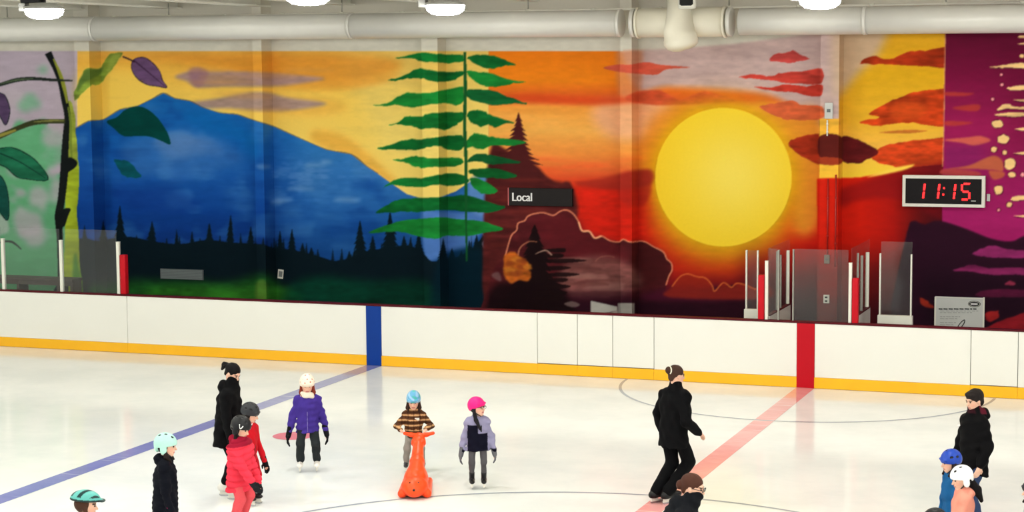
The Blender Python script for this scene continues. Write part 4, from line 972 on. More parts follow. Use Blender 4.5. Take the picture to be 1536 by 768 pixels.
def surface(D, lo, h):
    S = D < 0
    c = np.zeros(tuple(np.array(D.shape)-1), np.int8)
    for o in CORN: c += S[o[0]:S.shape[0]-1+o[0], o[1]:S.shape[1]-1+o[1], o[2]:S.shape[2]-1+o[2]]
    act = np.argwhere((c > 0) & (c < 8))
    idx = np.full(c.shape, -1, np.int64); idx[tuple(act.T)] = np.arange(len(act))
    vals = np.stack([D[tuple((act+o).T)] for o in CORN], 1)
    pos = np.zeros((len(act), 3)); cnt = np.zeros(len(act))
    for a, b in EDG:
        va, vb = vals[:, a], vals[:, b]; x = (va < 0) != (vb < 0)
        t = np.where(x, va/np.where(x, va-vb, 1), 0)
        pos += np.where(x[:, None], CORN[a]+t[:, None]*(CORN[b]-CORN[a]), 0); cnt += x
    V = lo+h*(act+pos/cnt[:, None])
    quads = []
    for ax in range(3):
        o1, o2 = (ax+1) % 3, (ax+2) % 3
        s0 = [slice(None)]*3; s1 = [slice(None)]*3; s0[ax] = slice(0, -1); s1[ax] = slice(1, None)
        A, B = S[tuple(s0)], S[tuple(s1)]
        e = np.argwhere(A != B); e = e[(e[:, o1] > 0) & (e[:, o2] > 0) & (e[:, o1] < D.shape[o1]-1) & (e[:, o2] < D.shape[o2]-1)]
        if not len(e): continue
        def cell(d1, d2):
            q = e.copy(); q[:, o1] -= d1; q[:, o2] -= d2; return idx[tuple(q.T)]
        Q = np.stack([cell(1, 1), cell(0, 1), cell(0, 0), cell(1, 0)], 1)
        fl = ~A[tuple(e.T)]; Q[fl] = Q[fl][:, ::-1]
        quads.append(Q)
    Q = np.vstack(quads); return V, Q[(Q >= 0).all(1)]
def solid(name, prims, h, mat, parent, colour, disp=None):
    D, lo = field(prims, h, disp); V, Q = surface(D, lo, h)
    C = colour(V) if callable(colour) else np.tile(lin(colour), (len(V), 1))
    return link(name, np_mesh(name, V, Q, C), mat, parent, True)
def folds(seed, amp=0.006, fr=26.0, zs=1.0):
    r = np.random.default_rng(seed); K = r.normal(size=(5, 3))*fr; K[:, 2] *= zs; ph = r.random(5)*6.28
    def f(P):
        w = P+0.02*np.sin(P[..., [1, 2, 0]]*11+seed); s = np.zeros(P.shape[:-1])
        for k, p in zip(K, ph): s += np.sin(w@k+p)
        return -amp*s/2.2
    return f
def quilt(seed, pitch=0.07, amp=0.02):
    g = folds(seed, 0.008, 30)
    return lambda P: amp*((1-np.abs(np.sin(P[..., 2]*math.pi/pitch+0.6*np.sin(P[..., 0]*9))))**2-0.75)+g(P)*0.7
SKIN = (226, 178, 152)
def V3(*a): return np.array(a, float)

def hand_prims(w, d, up, r=1.0, curl=0.5, side=1, k=0.006):
    """palm, four bent fingers of unequal length and a thumb leaving the side of the palm.
    w wrist, d pointing direction, up = direction of the knuckle side, side=+1 right hand"""
    d = d/np.linalg.norm(d); up = up-d*(up@d); up /= np.linalg.norm(up); sd = np.cross(d, up)
    P = [Cone(w-d*0.01, w+d*0.045*r, 0.021*r, 0.027*r, k=0.012), Cone(w+d*0.03*r+sd*0.014*r, w+d*0.075*r+sd*0.02*r, 0.014*r, 0.013*r, k=0.014), Cone(w+d*0.03*r-sd*0.014*r, w+d*0.072*r-sd*0.02*r, 0.014*r, 0.013*r, k=0.014)]
    for i, (o, l) in enumerate(((-0.027, 0.062), (-0.009, 0.075), (0.009, 0.07), (0.026, 0.054))):
        a = w+d*0.075*r+sd*o*r; c1 = curl*0.6; c2 = curl*1.5
        b = a+(d*math.cos(c1)-up*math.sin(c1))*l*0.5*r; c = b+(d*math.cos(c2)-up*math.sin(c2))*l*0.5*r
        P += [Cone(a, b, 0.0105*r, 0.0095*r, k=k), Cone(b, c, 0.0095*r, 0.008*r, k=k)]
    ts = -sd*side if False else -sd
    a = w+d*0.025*r+ts*0.022*r; b = a+(d*0.6+ts*0.75-up*0.2)*0.035*r; c = b+(d*0.95+ts*0.2-up*0.2)*0.028*r
    P += [Cone(a, b, 0.013*r, 0.011*r, k=k), Cone(b, c, 0.011*r, 0.009*r, k=k)]
    return P

def person(label, uv, facing, H, cat='person', head=1.0, lean=0.0, hipf=0.0, feet=None, knees=None, hands=None, elbows=None, hyaw=0, hpitch=0, hroll=0,
           jacket=None, trousers=(14, 14, 16), gloves=None, skates=(20, 20, 22), hat=None, hair=None, extras=None, bulk=1.0, pos=None, skin=SKIN, hem=0.44, glove_r=1.25, zoff=0.075, legr=1.0, cuff=0.03, hemr=1.0):
    """local frame: +X the figure's right, +Y forward, +Z up; lengths follow standing height H"""
    p = ground(*uv) if pos is None else np.array([pos[0], pos[1], 0.0])
    a = math.radians(facing); f = RGT*math.cos(a)+np.array([-_sy, _cy, 0])*math.sin(a)   # facing: 0 = picture right, -90 = towards the viewer
    root = empty('person', (p[0], p[1], 0), math.atan2(f[1], f[0])-math.pi/2); tag(root, label, cat)
    s = H; z0 = zoff
    hipw, shw = 0.058*s, 0.112*s
    ln = math.radians(lean)
    pel = V3(0, hipf, z0+0.50*s); up = V3(0, math.sin(ln), math.cos(ln))
    chest = pel+up*0.20*s; neck = pel+up*0.325*s; hc = neck+V3(0, math.sin(ln)*0.4, 1)*0.0+up*0.03*s+V3(0, 0.012, 0.075*head*1.0+0.02*s)
    hs = 0.115*head
    Rh = rotm(hyaw, hpitch, hroll)
    def hp(x, y, z): return hc+Rh@(V3(x, y, z)*head)
    feet = feet or ((-0.07*s, 0, 0), (0.07*s, 0, 0))            # (left, right) ankle offsets
    knees = knees or (None, None); elbows = elbows or (None, None)
    hands = hands or ((-0.165*s, 0.03*s, z0+0.42*s), (0.165*s, 0.03*s, z0+0.42*s))
    bp = [Cone(pel+V3(0, 0, -0.01*s), chest, 0.078*s, 0.088*s, (1.12, 0.78)), Cone(chest, neck-up*0.03*s, 0.088*s, 0.062*s, (1.12, 0.75)),
          Cone(neck-up*0.03*s, hp(0, -0.015, -0.04), 0.034*s, 0.036*s, k=0.02),
          Ell(hp(0, -0.012, 0.025), V3(0.074, 0.092, 0.085)*head, Rh, 0.02), Ell(hp(0, 0.022, -0.04), V3(0.058, 0.066, 0.072)*head, Rh, 0.03),
          Ell(hp(0, 0.055, -0.088), V3(0.026, 0.024, 0.02)*head, Rh, 0.02), Cone(hp(0, 0.084, 0.004), hp(0, 0.103, -0.03), 0.007*head, 0.0125*head, k=0.012),
          Ell(hp(0, 0.079, -0.062), V3(0.024, 0.012, 0.010)*head, Rh, 0.008), Ell(hp(0, 0.08, 0.022), V3(0.05, 0.012, 0.009)*head, Rh, 0.012),
          Ell(hp(-0.028, 0.092, 0.002), V3(0.015, 0.012, 0.009)*head, Rh, 0.008, 's'), Ell(hp(0.028, 0.092, 0.002), V3(0.015, 0.012, 0.009)*head, Rh, 0.008, 's'),
          Ell(hp(-0.074, -0.005, -0.012), V3(0.010, 0.02, 0.03)*head, Rh, 0.006), Ell(hp(0.074, -0.005, -0.012), V3(0.010, 0.02, 0.03)*head, Rh, 0.006)]
    jk, tr = [], []
    hipj, anks, knj, elj, wrs, dirs = [], [], [], [], [], []
    for i, sg in enumerate((-1, 1)):
        hj = pel+V3(sg*hipw, 0, -0.02*s); an = V3(feet[i][0], feet[i][1]-0.02, z0+0.045*s+feet[i][2])
        if knees[i] is None:
            m_ = 0.5*(hj+an); L_ = 0.46*s; gap = np.linalg.norm(hj-an); kn = m_+V3(sg*0.01, math.sqrt(max((L_/2)**2-(gap/2)**2, 0.0001))*0.9+0.01, 0)
        else: kn = V3(*knees[i])
        sh = neck-up*0.062*s+V3(sg*shw*1.02, 0, 0); wr = V3(*hands[i])
        if elbows[i] is None:
            m_ = 0.5*(sh+wr); ax = wr-sh; gap = np.linalg.norm(ax); ax /= gap; L_ = 0.31*s
            off = V3(sg*0.35, -1.0, -0.25); off -= ax*(off@ax); off /= np.linalg.norm(off); el = m_+off*math.sqrt(max((L_/2)**2-(gap/2)**2, 0.0004))
        else: el = V3(*elbows[i])
        dr = wr-el; dr /= np.linalg.norm(dr)
        hipj.append(hj); anks.append(an); knj.append(kn); elj.append(el); wrs.append(wr); dirs.append(dr)
        bp += [Cone(hj, kn, 0.046*s, 0.027*s), Cone(kn, an, 0.027*s, 0.019*s), Cone(an, an+V3(0, 0.075*s, -0.03*s), 0.022*s, 0.018*s),
               Cone(sh, el, 0.029*s, 0.023*s), Cone(el, wr, 0.023*s, 0.016*s)]
        kd = V3(sg*1.0, 0, 0.0) if abs(dr[2]) > 0.6 else V3(0, 0, 1)
        hr = 0.62*s+0.02 if s < 1.4 else 1.0
        bp += hand_prims(wr, dr, kd, hr, 0.45, sg)
        b = bulk
        jk += [Cone(sh-V3(sg*0.02*s, 0, 0), el, 0.042*s*b, 0.036*s*b, k=0.025), Cone(el, wr-dr*0.012*s, 0.037*s*b, 0.029*s*b, k=0.02), Cone(neck-up*0.028*s, sh, 0.052*s, 0.041*s*b, k=0.04)]
        tr += [Cone(hj, kn, 0.056*s*(0.5+0.5*legr), 0.05*s*legr, k=0.02), Cone(kn, an+(kn-an)/np.linalg.norm(kn-an)*cuff*s, 0.05*s*legr, 0.044*s*legr, k=0.02)]
    def skincol(V):
        C = np.tile(lin(skin), (len(V), 1)); q = ((V-hc)@Rh)/head
        lips = (np.abs(q[:, 0]) < 0.022) & (np.abs(q[:, 2]+0.062) < 0.008) & (q[:, 1] > 0.06); C[lips] = lin((188, 104, 100))
        br = (np.abs(np.abs(q[:, 0])-0.03) < 0.018) & (np.abs(q[:, 2]-0.021) < 0.006) & (q[:, 1] > 0.05); C[br] = lin((70, 48, 40))
        ch = (np.hypot(np.abs(q[:, 0])-0.042, q[:, 2]+0.035) < 0.02) & (q[:, 1] > 0.03); C[ch] = lin((226, 168, 144))
        return C
    body = solid('body', bp, 0.0085 if s > 1.4 else 0.0075, M_SKIN, root, skincol)
    for sg in (-1, 1):
        bm = bmesh.new(); bmesh.ops.create_uvsphere(bm, u_segments=10, v_segments=6, radius=0.0085*head)
        c = hp(sg*0.028, 0.0815, 0.002); bmesh.ops.translate(bm, verts=bm.verts, vec=tuple(c)); link('eye', bm_mesh('eye', bm), M_EYE, body, True)
    # trousers
    tp = [Cone(pel+V3(0, 0, 0.03*s), pel-V3(0, 0, 0.03*s), 0.074*s, 0.072*s, (1.1, 0.85), k=0.03)]+tr
    if trousers is not None:
        tc = trousers; solid('trousers', tp, 0.011, M_FAB, root, tc, folds(int(s*1000)+3, 0.005, 26))
    ctx = dict(root=root, pel=pel, chest=chest, neck=neck, up=up, hc=hc, hp=hp, Rh=Rh, head=head, s=s, z0=z0, anks=anks, wrs=wrs, dirs=dirs, elj=elj, knj=knj, sg=(-1, 1))
    # jacket
    if jacket:
        hemz = pel+V3(0, -0.005, (hem-0.50)*s)
        b = bulk
        jp = [Cone(hemz-V3(0, 0, 0.04*s), chest, 0.097*s*b*hemr, 0.098*s*b, (1.12, 0.86), k=0.03), Cone(chest, neck-up*0.035*s, 0.098*s*b, 0.07*s, (1.14, 0.82), k=0.03), Half(hemz-V3(0, 0, 0.035*s), (0, 0, -1), 0.01)]
        jp = jp[:2]+[jp[2]]+jk+[Cone(neck-up*0.03*s, neck+up*jacket.get('collar', 0.012)*s, 0.06*s, 0.047*s, (1.1, 1.05), k=0.015)]
        if jacket.get('hood'): jp += [Ell(neck+V3(0, -0.062*s, -0.005*s), V3(0.075, 0.045, 0.05)*s, None, 0.02)]
        for q in jacket.get('more', lambda c: [])(ctx): jp.append(q)
        dsp = quilt(int(s*900), jacket.get('pitch', 0.07)) if jacket.get('quilt') else folds(int(s*777)+5, 0.0075, 26, 1.5)
        cfun = jacket['col'](ctx) if callable(jacket['col']) else jacket['col']
        j = solid('jacket', jp, 0.0105, M_FAB, root, cfun, dsp); ctx['jacket'] = j
        if jacket.get('zip') is not None:
            pts = []
            for t in np.linspace(0, 1, 9):
                c = hemz-V3(0, 0, 0.02*s)+(neck-up*0.02*s-hemz+V3(0, 0, 0.02*s))*t
                r = np.interp(t, [0, 0.55, 1], [0.094*b*0.86, 0.098*b*0.84, 0.052])*s
                pts.append(tuple(c+V3(0, r+0.003, 0)))
            tube('zip', pts, 0.005, pmat('zip_%d' % int(s*1000), jacket['zip'], 0.5), j, 6)
    if gloves is not None:
        for i, sg in enumerate((-1, 1)):
            kd = V3(sg, 0, 0) if abs(dirs[i][2]) > 0.6 else V3(0, 0, 1)
            gp = hand_prims(wrs[i], dirs[i], kd, glove_r*(0.62*s+0.02 if s < 1.4 else 1.0)*1.15, 0.5, sg, 0.008)+[Cone(wrs[i]-dirs[i]*0.05*s, wrs[i]+dirs[i]*0.02, 0.034*s, 0.028*s, k=0.02)]
            solid('glove', gp, 0.006, M_FAB, root, gloves)
    if skates is not None:
        for i in (0, 1):
            an = anks[i]; cdv = (knj[i]-an)/np.linalg.norm(knj[i]-an); sk = empty('skate', (0, 0, 0)); sk.parent = root
            fz = an[2]-0.045*s; L_ = 0.135*s+0.02
            boot = [Cone(an+cdv*0.105*s, an+V3(0, -0.005, -0.01*s), 0.039*s, 0.036*s, (0.92, 1.1), k=0.02), Ell(V3(an[0], an[1]-0.02*s, fz+0.02*s), V3(0.034*s, 0.045*s, 0.034*s), None, 0.02), Ell(V3(an[0], an[1]+L_*0.45, fz+0.018*s), V3(0.035*s, L_*0.5, 0.03*s), None, 0.03), Half(V3(0, 0, fz-0.006), (0, 0, -1), 0.004), Half(an+cdv*0.095*s, cdv, 0.004)]
            bcol = skates if not callable(skates) else skates(an)
            solid('boot', boot, 0.007, M_PLAS, sk, bcol)
            x = an[0]; y0_, y1_ = an[1]-0.05*s, an[1]+L_*0.86; zb_ = fz-zoff
            bm = bmesh.new()
            box_bm(bm, x-0.011, x+0.011, y0_+0.01, y0_+0.07*s, fz-0.042, fz+0.002, 0.004); box_bm(bm, x-0.011, x+0.011, y1_-0.07*s, y1_-0.01, fz-0.042, fz+0.002, 0.004)
            box_bm(bm, x-0.008, x+0.008, y0_, y1_, fz-0.05, fz-0.032, 0.004); link('blade_holder', bm_mesh('holder', bm), M_WHITE, sk)
            bm = bmesh.new()
            prof_ = [(y0_-0.005, fz-0.045), (y0_-0.002, fz-zoff+0.012), (y0_+0.02, fz-zoff+0.002), (y1_-0.03, fz-zoff+0.002), (y1_+0.005, fz-zoff+0.014), (y1_+0.012, fz-0.045)]
            lo_ = [bm.verts.new((x-0.002, yy, zz)) for yy, zz in prof_]; hi_ = [bm.verts.new((x+0.002, yy, zz)) for yy, zz in prof_]
            bm.faces.new(lo_); bm.faces.new(hi_[::-1])
            for q in range(len(prof_)): bm.faces.new((lo_[q], hi_[q], hi_[(q+1) % 6], lo_[(q+1) % 6]))
            bmesh.ops.recalc_face_normals(bm, faces=bm.faces); link('blade', bm_mesh('blade', bm), M_BLADE, sk)
    if hair: 
        solid('hair', hair['p'](ctx), 0.006, M_HAIR, root, hair['c'], folds(11, 0.0025, 70, 0.3))
    if hat: hat(ctx)
    if extras: extras(ctx)
    return root

# --- headgear
def helmet(colour, style='round', vents=None, tilt=0.0, strap=(30, 30, 32), inner=(26, 26, 28), accent=None):
    def make(c):
        hp, Rh, hd, root = c['hp'], c['Rh'], c['head'], c['root']
        T = rotm(0, tilt); R = Rh@T
        def q(x, y, z): return hp(*(T@V3(x, y, z)))
        rx, ry, rz = dict(round=(0.096, 0.118, 0.112), bike=(0.098, 0.145, 0.098), hockey=(0.098, 0.122, 0.112))[style]
        cz = 0.03 if style != 'bike' else 0.05
        lowz = dict(round=-0.012, bike=0.045, hockey=0.0)[style]
        pr = [Ell(q(0, -0.012, cz), V3(rx, ry, rz)*hd, R, 0.01)]
        pr.append(Half(q(0, 0, lowz), -(R@V3(0, -0.18 if style != 'bike' else 0.0, 1)), 0.01))
        if style == 'hockey':
            for sx in (-1, 1): pr += [Ell(q(sx*0.084, -0.012, -0.03), V3(0.02, 0.036, 0.052)*hd, R, 0.016)]
            pr += [Ell(q(0, -0.09, -0.02), V3(0.06, 0.035, 0.05)*hd, R, 0.02)]
        if style == 'bike': pr += [Ell(q(0, 0.14, 0.055), V3(0.07, 0.035, 0.012)*hd, R, 0.015)]
        if style == 'round': pr += [Cone(q(-0.06, 0.088, 0.04), q(0.06, 0.088, 0.04), 0.012*hd, 0.012*hd, k=0.02)]
        vs_ = vents or []
        for (x, y, z, rr) in vs_: pr.append(Ell(q(x, y, z), V3(rr, rr*1.7, rr)*hd, R, 0.004, 's'))
        def cf(V):
            w = ((V-c['hc'])@R)/hd
            C = colour(w) if callable(colour) else np.tile(lin(colour), (len(V), 1))
            for (x, y, z, rr) in vs_:
                C[(((w-V3(x, y, z))/V3(rr, rr*1.7, rr))**2).sum(1) < 1.12] = lin(inner)
            return C
        h = solid('helmet', pr, 0.0055, M_PLAS, root, cf)
        for sx in (-1, 1):
            tube('strap', [tuple(q(sx*0.082, 0.0, -0.005)), tuple(hp(sx*0.074, 0.02, -0.06)), tuple(hp(sx*0.02, 0.062, -0.112))], 0.0065*hd, pmat('strap_cloth', strap, 0.7) if 'strap_cloth' not in bpy.data.materials else bpy.data.materials['strap_cloth'], h, 6)
        # chin cup and rim
    return make
VR = [(s*0.035, 0.07, 0.105, 0.012) for s in (-1, 1)]+[(s*0.04, 0.0, 0.137, 0.012) for s in (-1, 1)]+[(s*0.04, -0.07, 0.118, 0.012) for s in (-1, 1)]+[(0, 0.035, 0.135, 0.01), (0.0, -0.05, 0.14, 0.01)]+[(s*0.085, 0.02, 0.07, 0.012) for s in (-1, 1)]+[(s*0.085, -0.05, 0.065, 0.012) for s in (-1, 1)]

def hair_short(c):
    hp, Rh, hd = c['hp'], c['Rh'], c['head']
    return [Ell(hp(0, -0.022, 0.04), V3(0.09, 0.102, 0.092)*hd, Rh, 0.01), Half(hp(0, 0.045, -0.002), Rh@V3(0, 1, -0.9), 0.01), Ell(hp(0, -0.065, -0.03), V3(0.072, 0.045, 0.062)*hd, Rh, 0.02), Ell(hp(0, 0.052, 0.078), V3(0.068, 0.04, 0.032)*hd, Rh, 0.02)]
def hair_long(side=0, length=0.18):
    def f(c):
        hp, Rh, hd = c['hp'], c['Rh'], c['head']
        P = [Ell(hp(0, -0.025, 0.015), V3(0.085, 0.09, 0.088)*hd, Rh, 0.01), Half(hp(0, 0.03, 0.0), Rh@V3(0, 1, 0), 0.01)]
        for sx in ((-1, 1) if side == 0 else (side,)):
            P += [Cone(hp(sx*0.068, -0.01, -0.01), hp(sx*0.078, 0.02, -0.07-length*0.4), 0.022*hd, 0.026*hd, k=0.015), Cone(hp(sx*0.078, 0.02, -0.07-length*0.4), hp(sx*0.07, 0.07, -0.07-length), 0.026*hd, 0.012*hd, k=0.015)]
        return P
    return f
def hair_tied(bun=True, tail=0.0, low=False):
    def f(c):
        hp, Rh, hd = c['hp'], c['Rh'], c['head']
        P = [Ell(hp(0, -0.02, 0.034), V3(0.083, 0.1, 0.09)*hd, Rh, 0.01), Half(hp(0, 0.05, 0.01), Rh@V3(0, 1, -0.75), 0.01), Ell(hp(0, -0.07, -0.03), V3(0.06, 0.03, 0.05)*hd, Rh, 0.02)]
        z = -0.01 if low else 0.05
        if bun: P.append(Ell(hp(0, -0.12, z), V3(0.046, 0.036, 0.043)*hd, Rh, 0.015))
        if tail: P += [Cone(hp(0, -0.10, z), hp(0, -0.155, z-0.03), 0.026*hd, 0.036*hd, k=0.01), Cone(hp(0, -0.155, z-0.03), hp(0, -0.165, z-tail), 0.036*hd, 0.016*hd, k=0.01)]
        return P
    return f
def spectacles(c):
    hp, hd, root = c['hp'], c['head'], c['root']
    t = None
    m = bpy.data.materials.get('spectacle_frame') or pmat('spectacle_frame', (40, 34, 36), 0.35)
    bm = bmesh.new()
    for sx in (-1, 1):
        tube_bm(bm, [tuple(hp(sx*0.03+0.022*math.cos(a), 0.102, 0.0+0.018*math.sin(a))) for a in np.linspace(0, 6.28, 17)], 0.0028, 6)
        tube_bm(bm, [tuple(hp(sx*0.052, 0.10, 0.004)), tuple(hp(sx*0.08, 0.0, 0.004))], 0.003, 6)
    tube_bm(bm, [tuple(hp(-0.008, 0.104, 0.003)), tuple(hp(0.008, 0.104, 0.003))], 0.0028, 6)
    bmesh.ops.recalc_face_normals(bm, faces=bm.faces); link('spectacles', bm_mesh('spectacles', bm), m, root)
def scarf(colour):
    def f(c):
        n, s, up = c['neck'], c['s'], c['up']
        P = []
        for k, (r, z) in enumerate(((0.066, 0.0), (0.06, 0.028))):
            pts = [n+V3(r*s*math.cos(t), 0.012+r*s*0.9*math.sin(t), z*s-0.018+0.01*math.sin(t+k)) for t in np.linspace(0, 6.2832, 13)]
            P += [Cone(a, b, 0.022*s, 0.022*s, k=0.01) for a, b in zip(pts[:-1], pts[1:])]
        solid('scarf', P, 0.008, M_FAB, c['root'], colour, folds(5, 0.004, 40))
    return f
def plain(rgb): return lambda c: (lambda V: np.tile(lin(rgb), (len(V), 1)))

BLACKC = (17, 17, 20)
# 1 woman in black, head bowed
person('woman in black jacket, dark tied hair, head bowed, behind the two red-clad children', (345, 747), -8, 1.63, lean=11, hipf=-0.05, hpitch=-30, hyaw=-22,
       feet=((-0.09, -0.06, 0), (0.09, 0.1, 0)), hands=((-0.24, 0.12, 0.80), (0.25, 0.10, 0.80)), jacket=dict(col=(9, 9, 11), collar=0.045, hood=True), bulk=1.06, hem=0.40, trousers=(9, 9, 11), gloves=(12, 12, 14), skates=(225, 222, 214),
       hair=dict(p=hair_tied(False, 0.10), c=(14, 11, 11)))
# 2 child in red behind
person('child in red jacket and dark grey helmet, half hidden behind the coral jacket', (374, 757), -22, 1.12, head=1.0, lean=4,
       hands=((-0.22, 0.10, 0.50), (0.22, 0.10, 0.52)), jacket=dict(col=(196, 24, 36), zip=(120, 16, 24)), trousers=(176, 24, 36), gloves=(22, 22, 24), hyaw=10, hpitch=-18,
       hair=dict(p=hair_long(0, 0.05), c=(30, 24, 22)), hat=helmet((44, 46, 50), 'round', VR))
# 3 coral child
def coralcol(c):
    def f(V):
        C = np.tile(lin((232, 58, 78)), (len(V), 1)); yk = V[:, 2] > c['neck'][2]-0.055*c['s']; C[yk] = lin((150, 22, 48)); return C
    return f
def helmet_mark(c):
    hp = c['hp']
    for sx in (-1, 1):
        tube('helmet_print', [tuple(hp(sx*0.094*0.93, 0.02+0.05*t, 0.07-0.045*math.sin(t*3.1))) for t in np.linspace(0, 1, 7)], 0.006, M_TEXTW, c['root'], 6)
person('child in quilted coral jacket and black helmet with a white mark', (360, 794), -28, 1.19, head=1.03, lean=5, hem=0.37, hemr=1.08,
       hands=((-0.20, 0.12, 0.53), (0.12, 0.27, 0.60)), jacket=dict(col=coralcol, quilt=True, pitch=0.075, hood=True), bulk=1.12, trousers=(226, 84, 92), gloves=(34, 36, 40), hyaw=0, hpitch=-20,
       hair=dict(p=hair_long(0, 0.14), c=(22, 18, 18)), hat=helmet((20, 20, 23), 'hockey', VR[:6]), extras=helmet_mark)
# 4 mint helmet child
person('child in mint green helmet and long dark navy coat, facing right', (250, 834), 4, 1.22, head=1.04, lean=2, hands=((-0.20, 0.06, 0.53), (0.20, 0.08, 0.53)),
       jacket=dict(col=(11, 13, 22), hood=True), hem=0.36, bulk=1.16, hemr=1.22, trousers=(150, 24, 70), gloves=(196, 34, 96), hyaw=-6, hpitch=-4,
       hair=dict(p=hair_long(0, 0.08), c=(34, 26, 24)), hat=helmet((174, 222, 208), 'hockey', VR[:6]))
# 5 teal bike helmet child
def tealcol(w):
    C = np.tile(lin((92, 178, 170)), (len(w), 1)); C[(np.sin(w[:, 1]*46+np.abs(w[:, 0])*60) > 0.35) & (w[:, 2] > 0.085)] = lin((22, 56, 56)); C[w[:, 2] < 0.066] = lin((28, 52, 50)); return C
person('child in a teal and black bicycle helmet at the lower left edge', (133, 944), 8, 1.2, head=1.0, hands=((-0.2, 0.05, 0.53), (0.2, 0.05, 0.53)), jacket=dict(col=(30, 30, 36)), hpitch=-6,
       hair=dict(p=hair_long(0, 0.10), c=(70, 44, 32)), hat=helmet(tealcol, 'bike'))
# 6 purple jacket child
def dotcol(w):
    C = np.tile(lin((244, 226, 206)), (len(w), 1))
    for (x, y, z) in ((0.03, 0.1, 0.06), (-0.04, 0.09, 0.07), (0.0, 0.08, 0.105), (-0.06, 0.05, 0.09), (0.06, 0.06, 0.10), (0.08, 0.03, 0.05), (-0.085, 0.02, 0.05), (0.02, 0.02, 0.138), (-0.03, 0.0, 0.135)):
        C[((w-V3(x, y, z))**2).sum(1) < 0.010**2] = lin((190, 96, 70))
    return C
person('child in purple jacket, cream spotted helmet and cream scarf, by the blue line', (463, 707), -86, 1.15, head=1.04, feet=((-0.11, 0.0, 0), (0.11, 0.0, 0)),
       hands=((-0.235, 0.02, 0.545), (0.245, 0.03, 0.535)), jacket=dict(col=(66, 48, 136), zip=(120, 110, 170)), bulk=1.2, hem=0.43, trousers=(40, 44, 46), gloves=(20, 20, 23), glove_r=1.5, skates=(236, 232, 226), hyaw=4, hpitch=-12,
       hair=dict(p=hair_long(0, 0.06), c=(128, 50, 34)), hat=helmet(dotcol, 'round'), extras=scarf((232, 222, 202)))
# 7 plaid child at the skating aid
def plaid(c):
    def f(V):
        C = np.tile(lin((86, 52, 32)), (len(V), 1)); q = V/c['s']
        a = np.mod(q[:, 2], 0.075); b = np.mod(q[:, 0]+0.01, 0.085)
        C[(a < 0.022)] = lin((206, 160, 112)); C[(b < 0.014)] = lin((58, 34, 24)); C[(a > 0.045) & (a < 0.052)] = lin((40, 26, 20)); C[(a < 0.022) & (b < 0.014)] = lin((150, 106, 70))
        return C
    return f
def bluehelm(w):
    n = np.sin(w[:, 0]*55+2*np.sin(w[:, 2]*40))*np.sin(w[:, 2]*60+w[:, 1]*35)
    C = np.tile(lin((98, 166, 204)), (len(w), 1)); C[n > 0.35] = lin((150, 190, 222)); C[n < -0.45] = lin((70, 176, 166)); return C
def breast_patch(c):
    p = c['chest']+V3(-0.05*c['s'], 0.098*c['s']*0.84+0.010, 0.0); bm = bmesh.new(); box_bm(bm, p[0]-0.03, p[0]+0.03, p[1]-0.006, p[1]+0.004, p[2]-0.016, p[2]+0.016, 0.003); link('name_patch', bm_mesh('patch', bm), M_WHITE, c['jacket'])
person('small child in brown plaid jacket and light blue helmet, holding the orange seal', (622, 707), -90, 0.92, head=0.98, lean=8, feet=((-0.11, 0.02, 0), (0.11, 0.02, 0)),
       hands=((-0.165, 0.235, 0.60), (0.165, 0.235, 0.60)), elbows=((-0.225, 0.05, 0.62), (0.225, 0.05, 0.62)), jacket=dict(col=plaid, hood=True), bulk=1.15, hem=0.45, trousers=(146, 140, 132), gloves=None, skates=(60, 58, 60), hpitch=-14,
       hair=dict(p=hair_long(0, 0.05), c=(52, 32, 26)), hat=helmet(bluehelm, 'round'), extras=breast_patch)
# 8 pink helmet child
def yoke(c):
    def f(V):
        s = c['s']; C = np.tile(lin((146, 142, 172)), (len(V), 1))
        nav = (np.abs(V[:, 0]) < 0.125*s) & (V[:, 2] < c['chest'][2]+0.035*s+np.where(V[:, 0] > 0, 0, -0.0)); 
        nav &= ~((V[:, 0] < -0.01*s) & (V[:, 2] > c['chest'][2]-0.07*s))
        for w in c['wrs']: nav |= np.linalg.norm(V-w, axis=1) < 0.055*s
        C[nav] = lin((14, 14, 30)); return C
    return f
def chest_zip(c):
    p = c['chest']+V3(-0.045*c['s'], 0.098*c['s']*0.86+0.012, -0.005); tube('pocket_zip', [tuple(p+V3(0, 0, 0.04)), tuple(p-V3(0, 0, 0.04))], 0.008, M_DARK, c['jacket'], 6); spectacles(c)
person('child in a bright pink helmet and lilac grey jacket with navy front, looking right', (717, 732), -88, 1.01, head=1.0, feet=((-0.075, 0.0, 0), (0.075, 0.0, 0)),
       hands=((-0.205, 0.02, 0.475), (0.205, 0.02, 0.465)), jacket=dict(col=yoke, collar=0.03), bulk=1.2, hem=0.44, hemr=1.08, legr=0.74, cuff=0.075, trousers=(84, 82, 84), gloves=(100, 100, 104), glove_r=1.4, skates=(26, 26, 28), hyaw=52, hpitch=6,
       hair=dict(p=hair_long(1, 0.20), c=(30, 28, 32)), hat=helmet((252, 26, 128), 'round', tilt=6), extras=chest_zip)
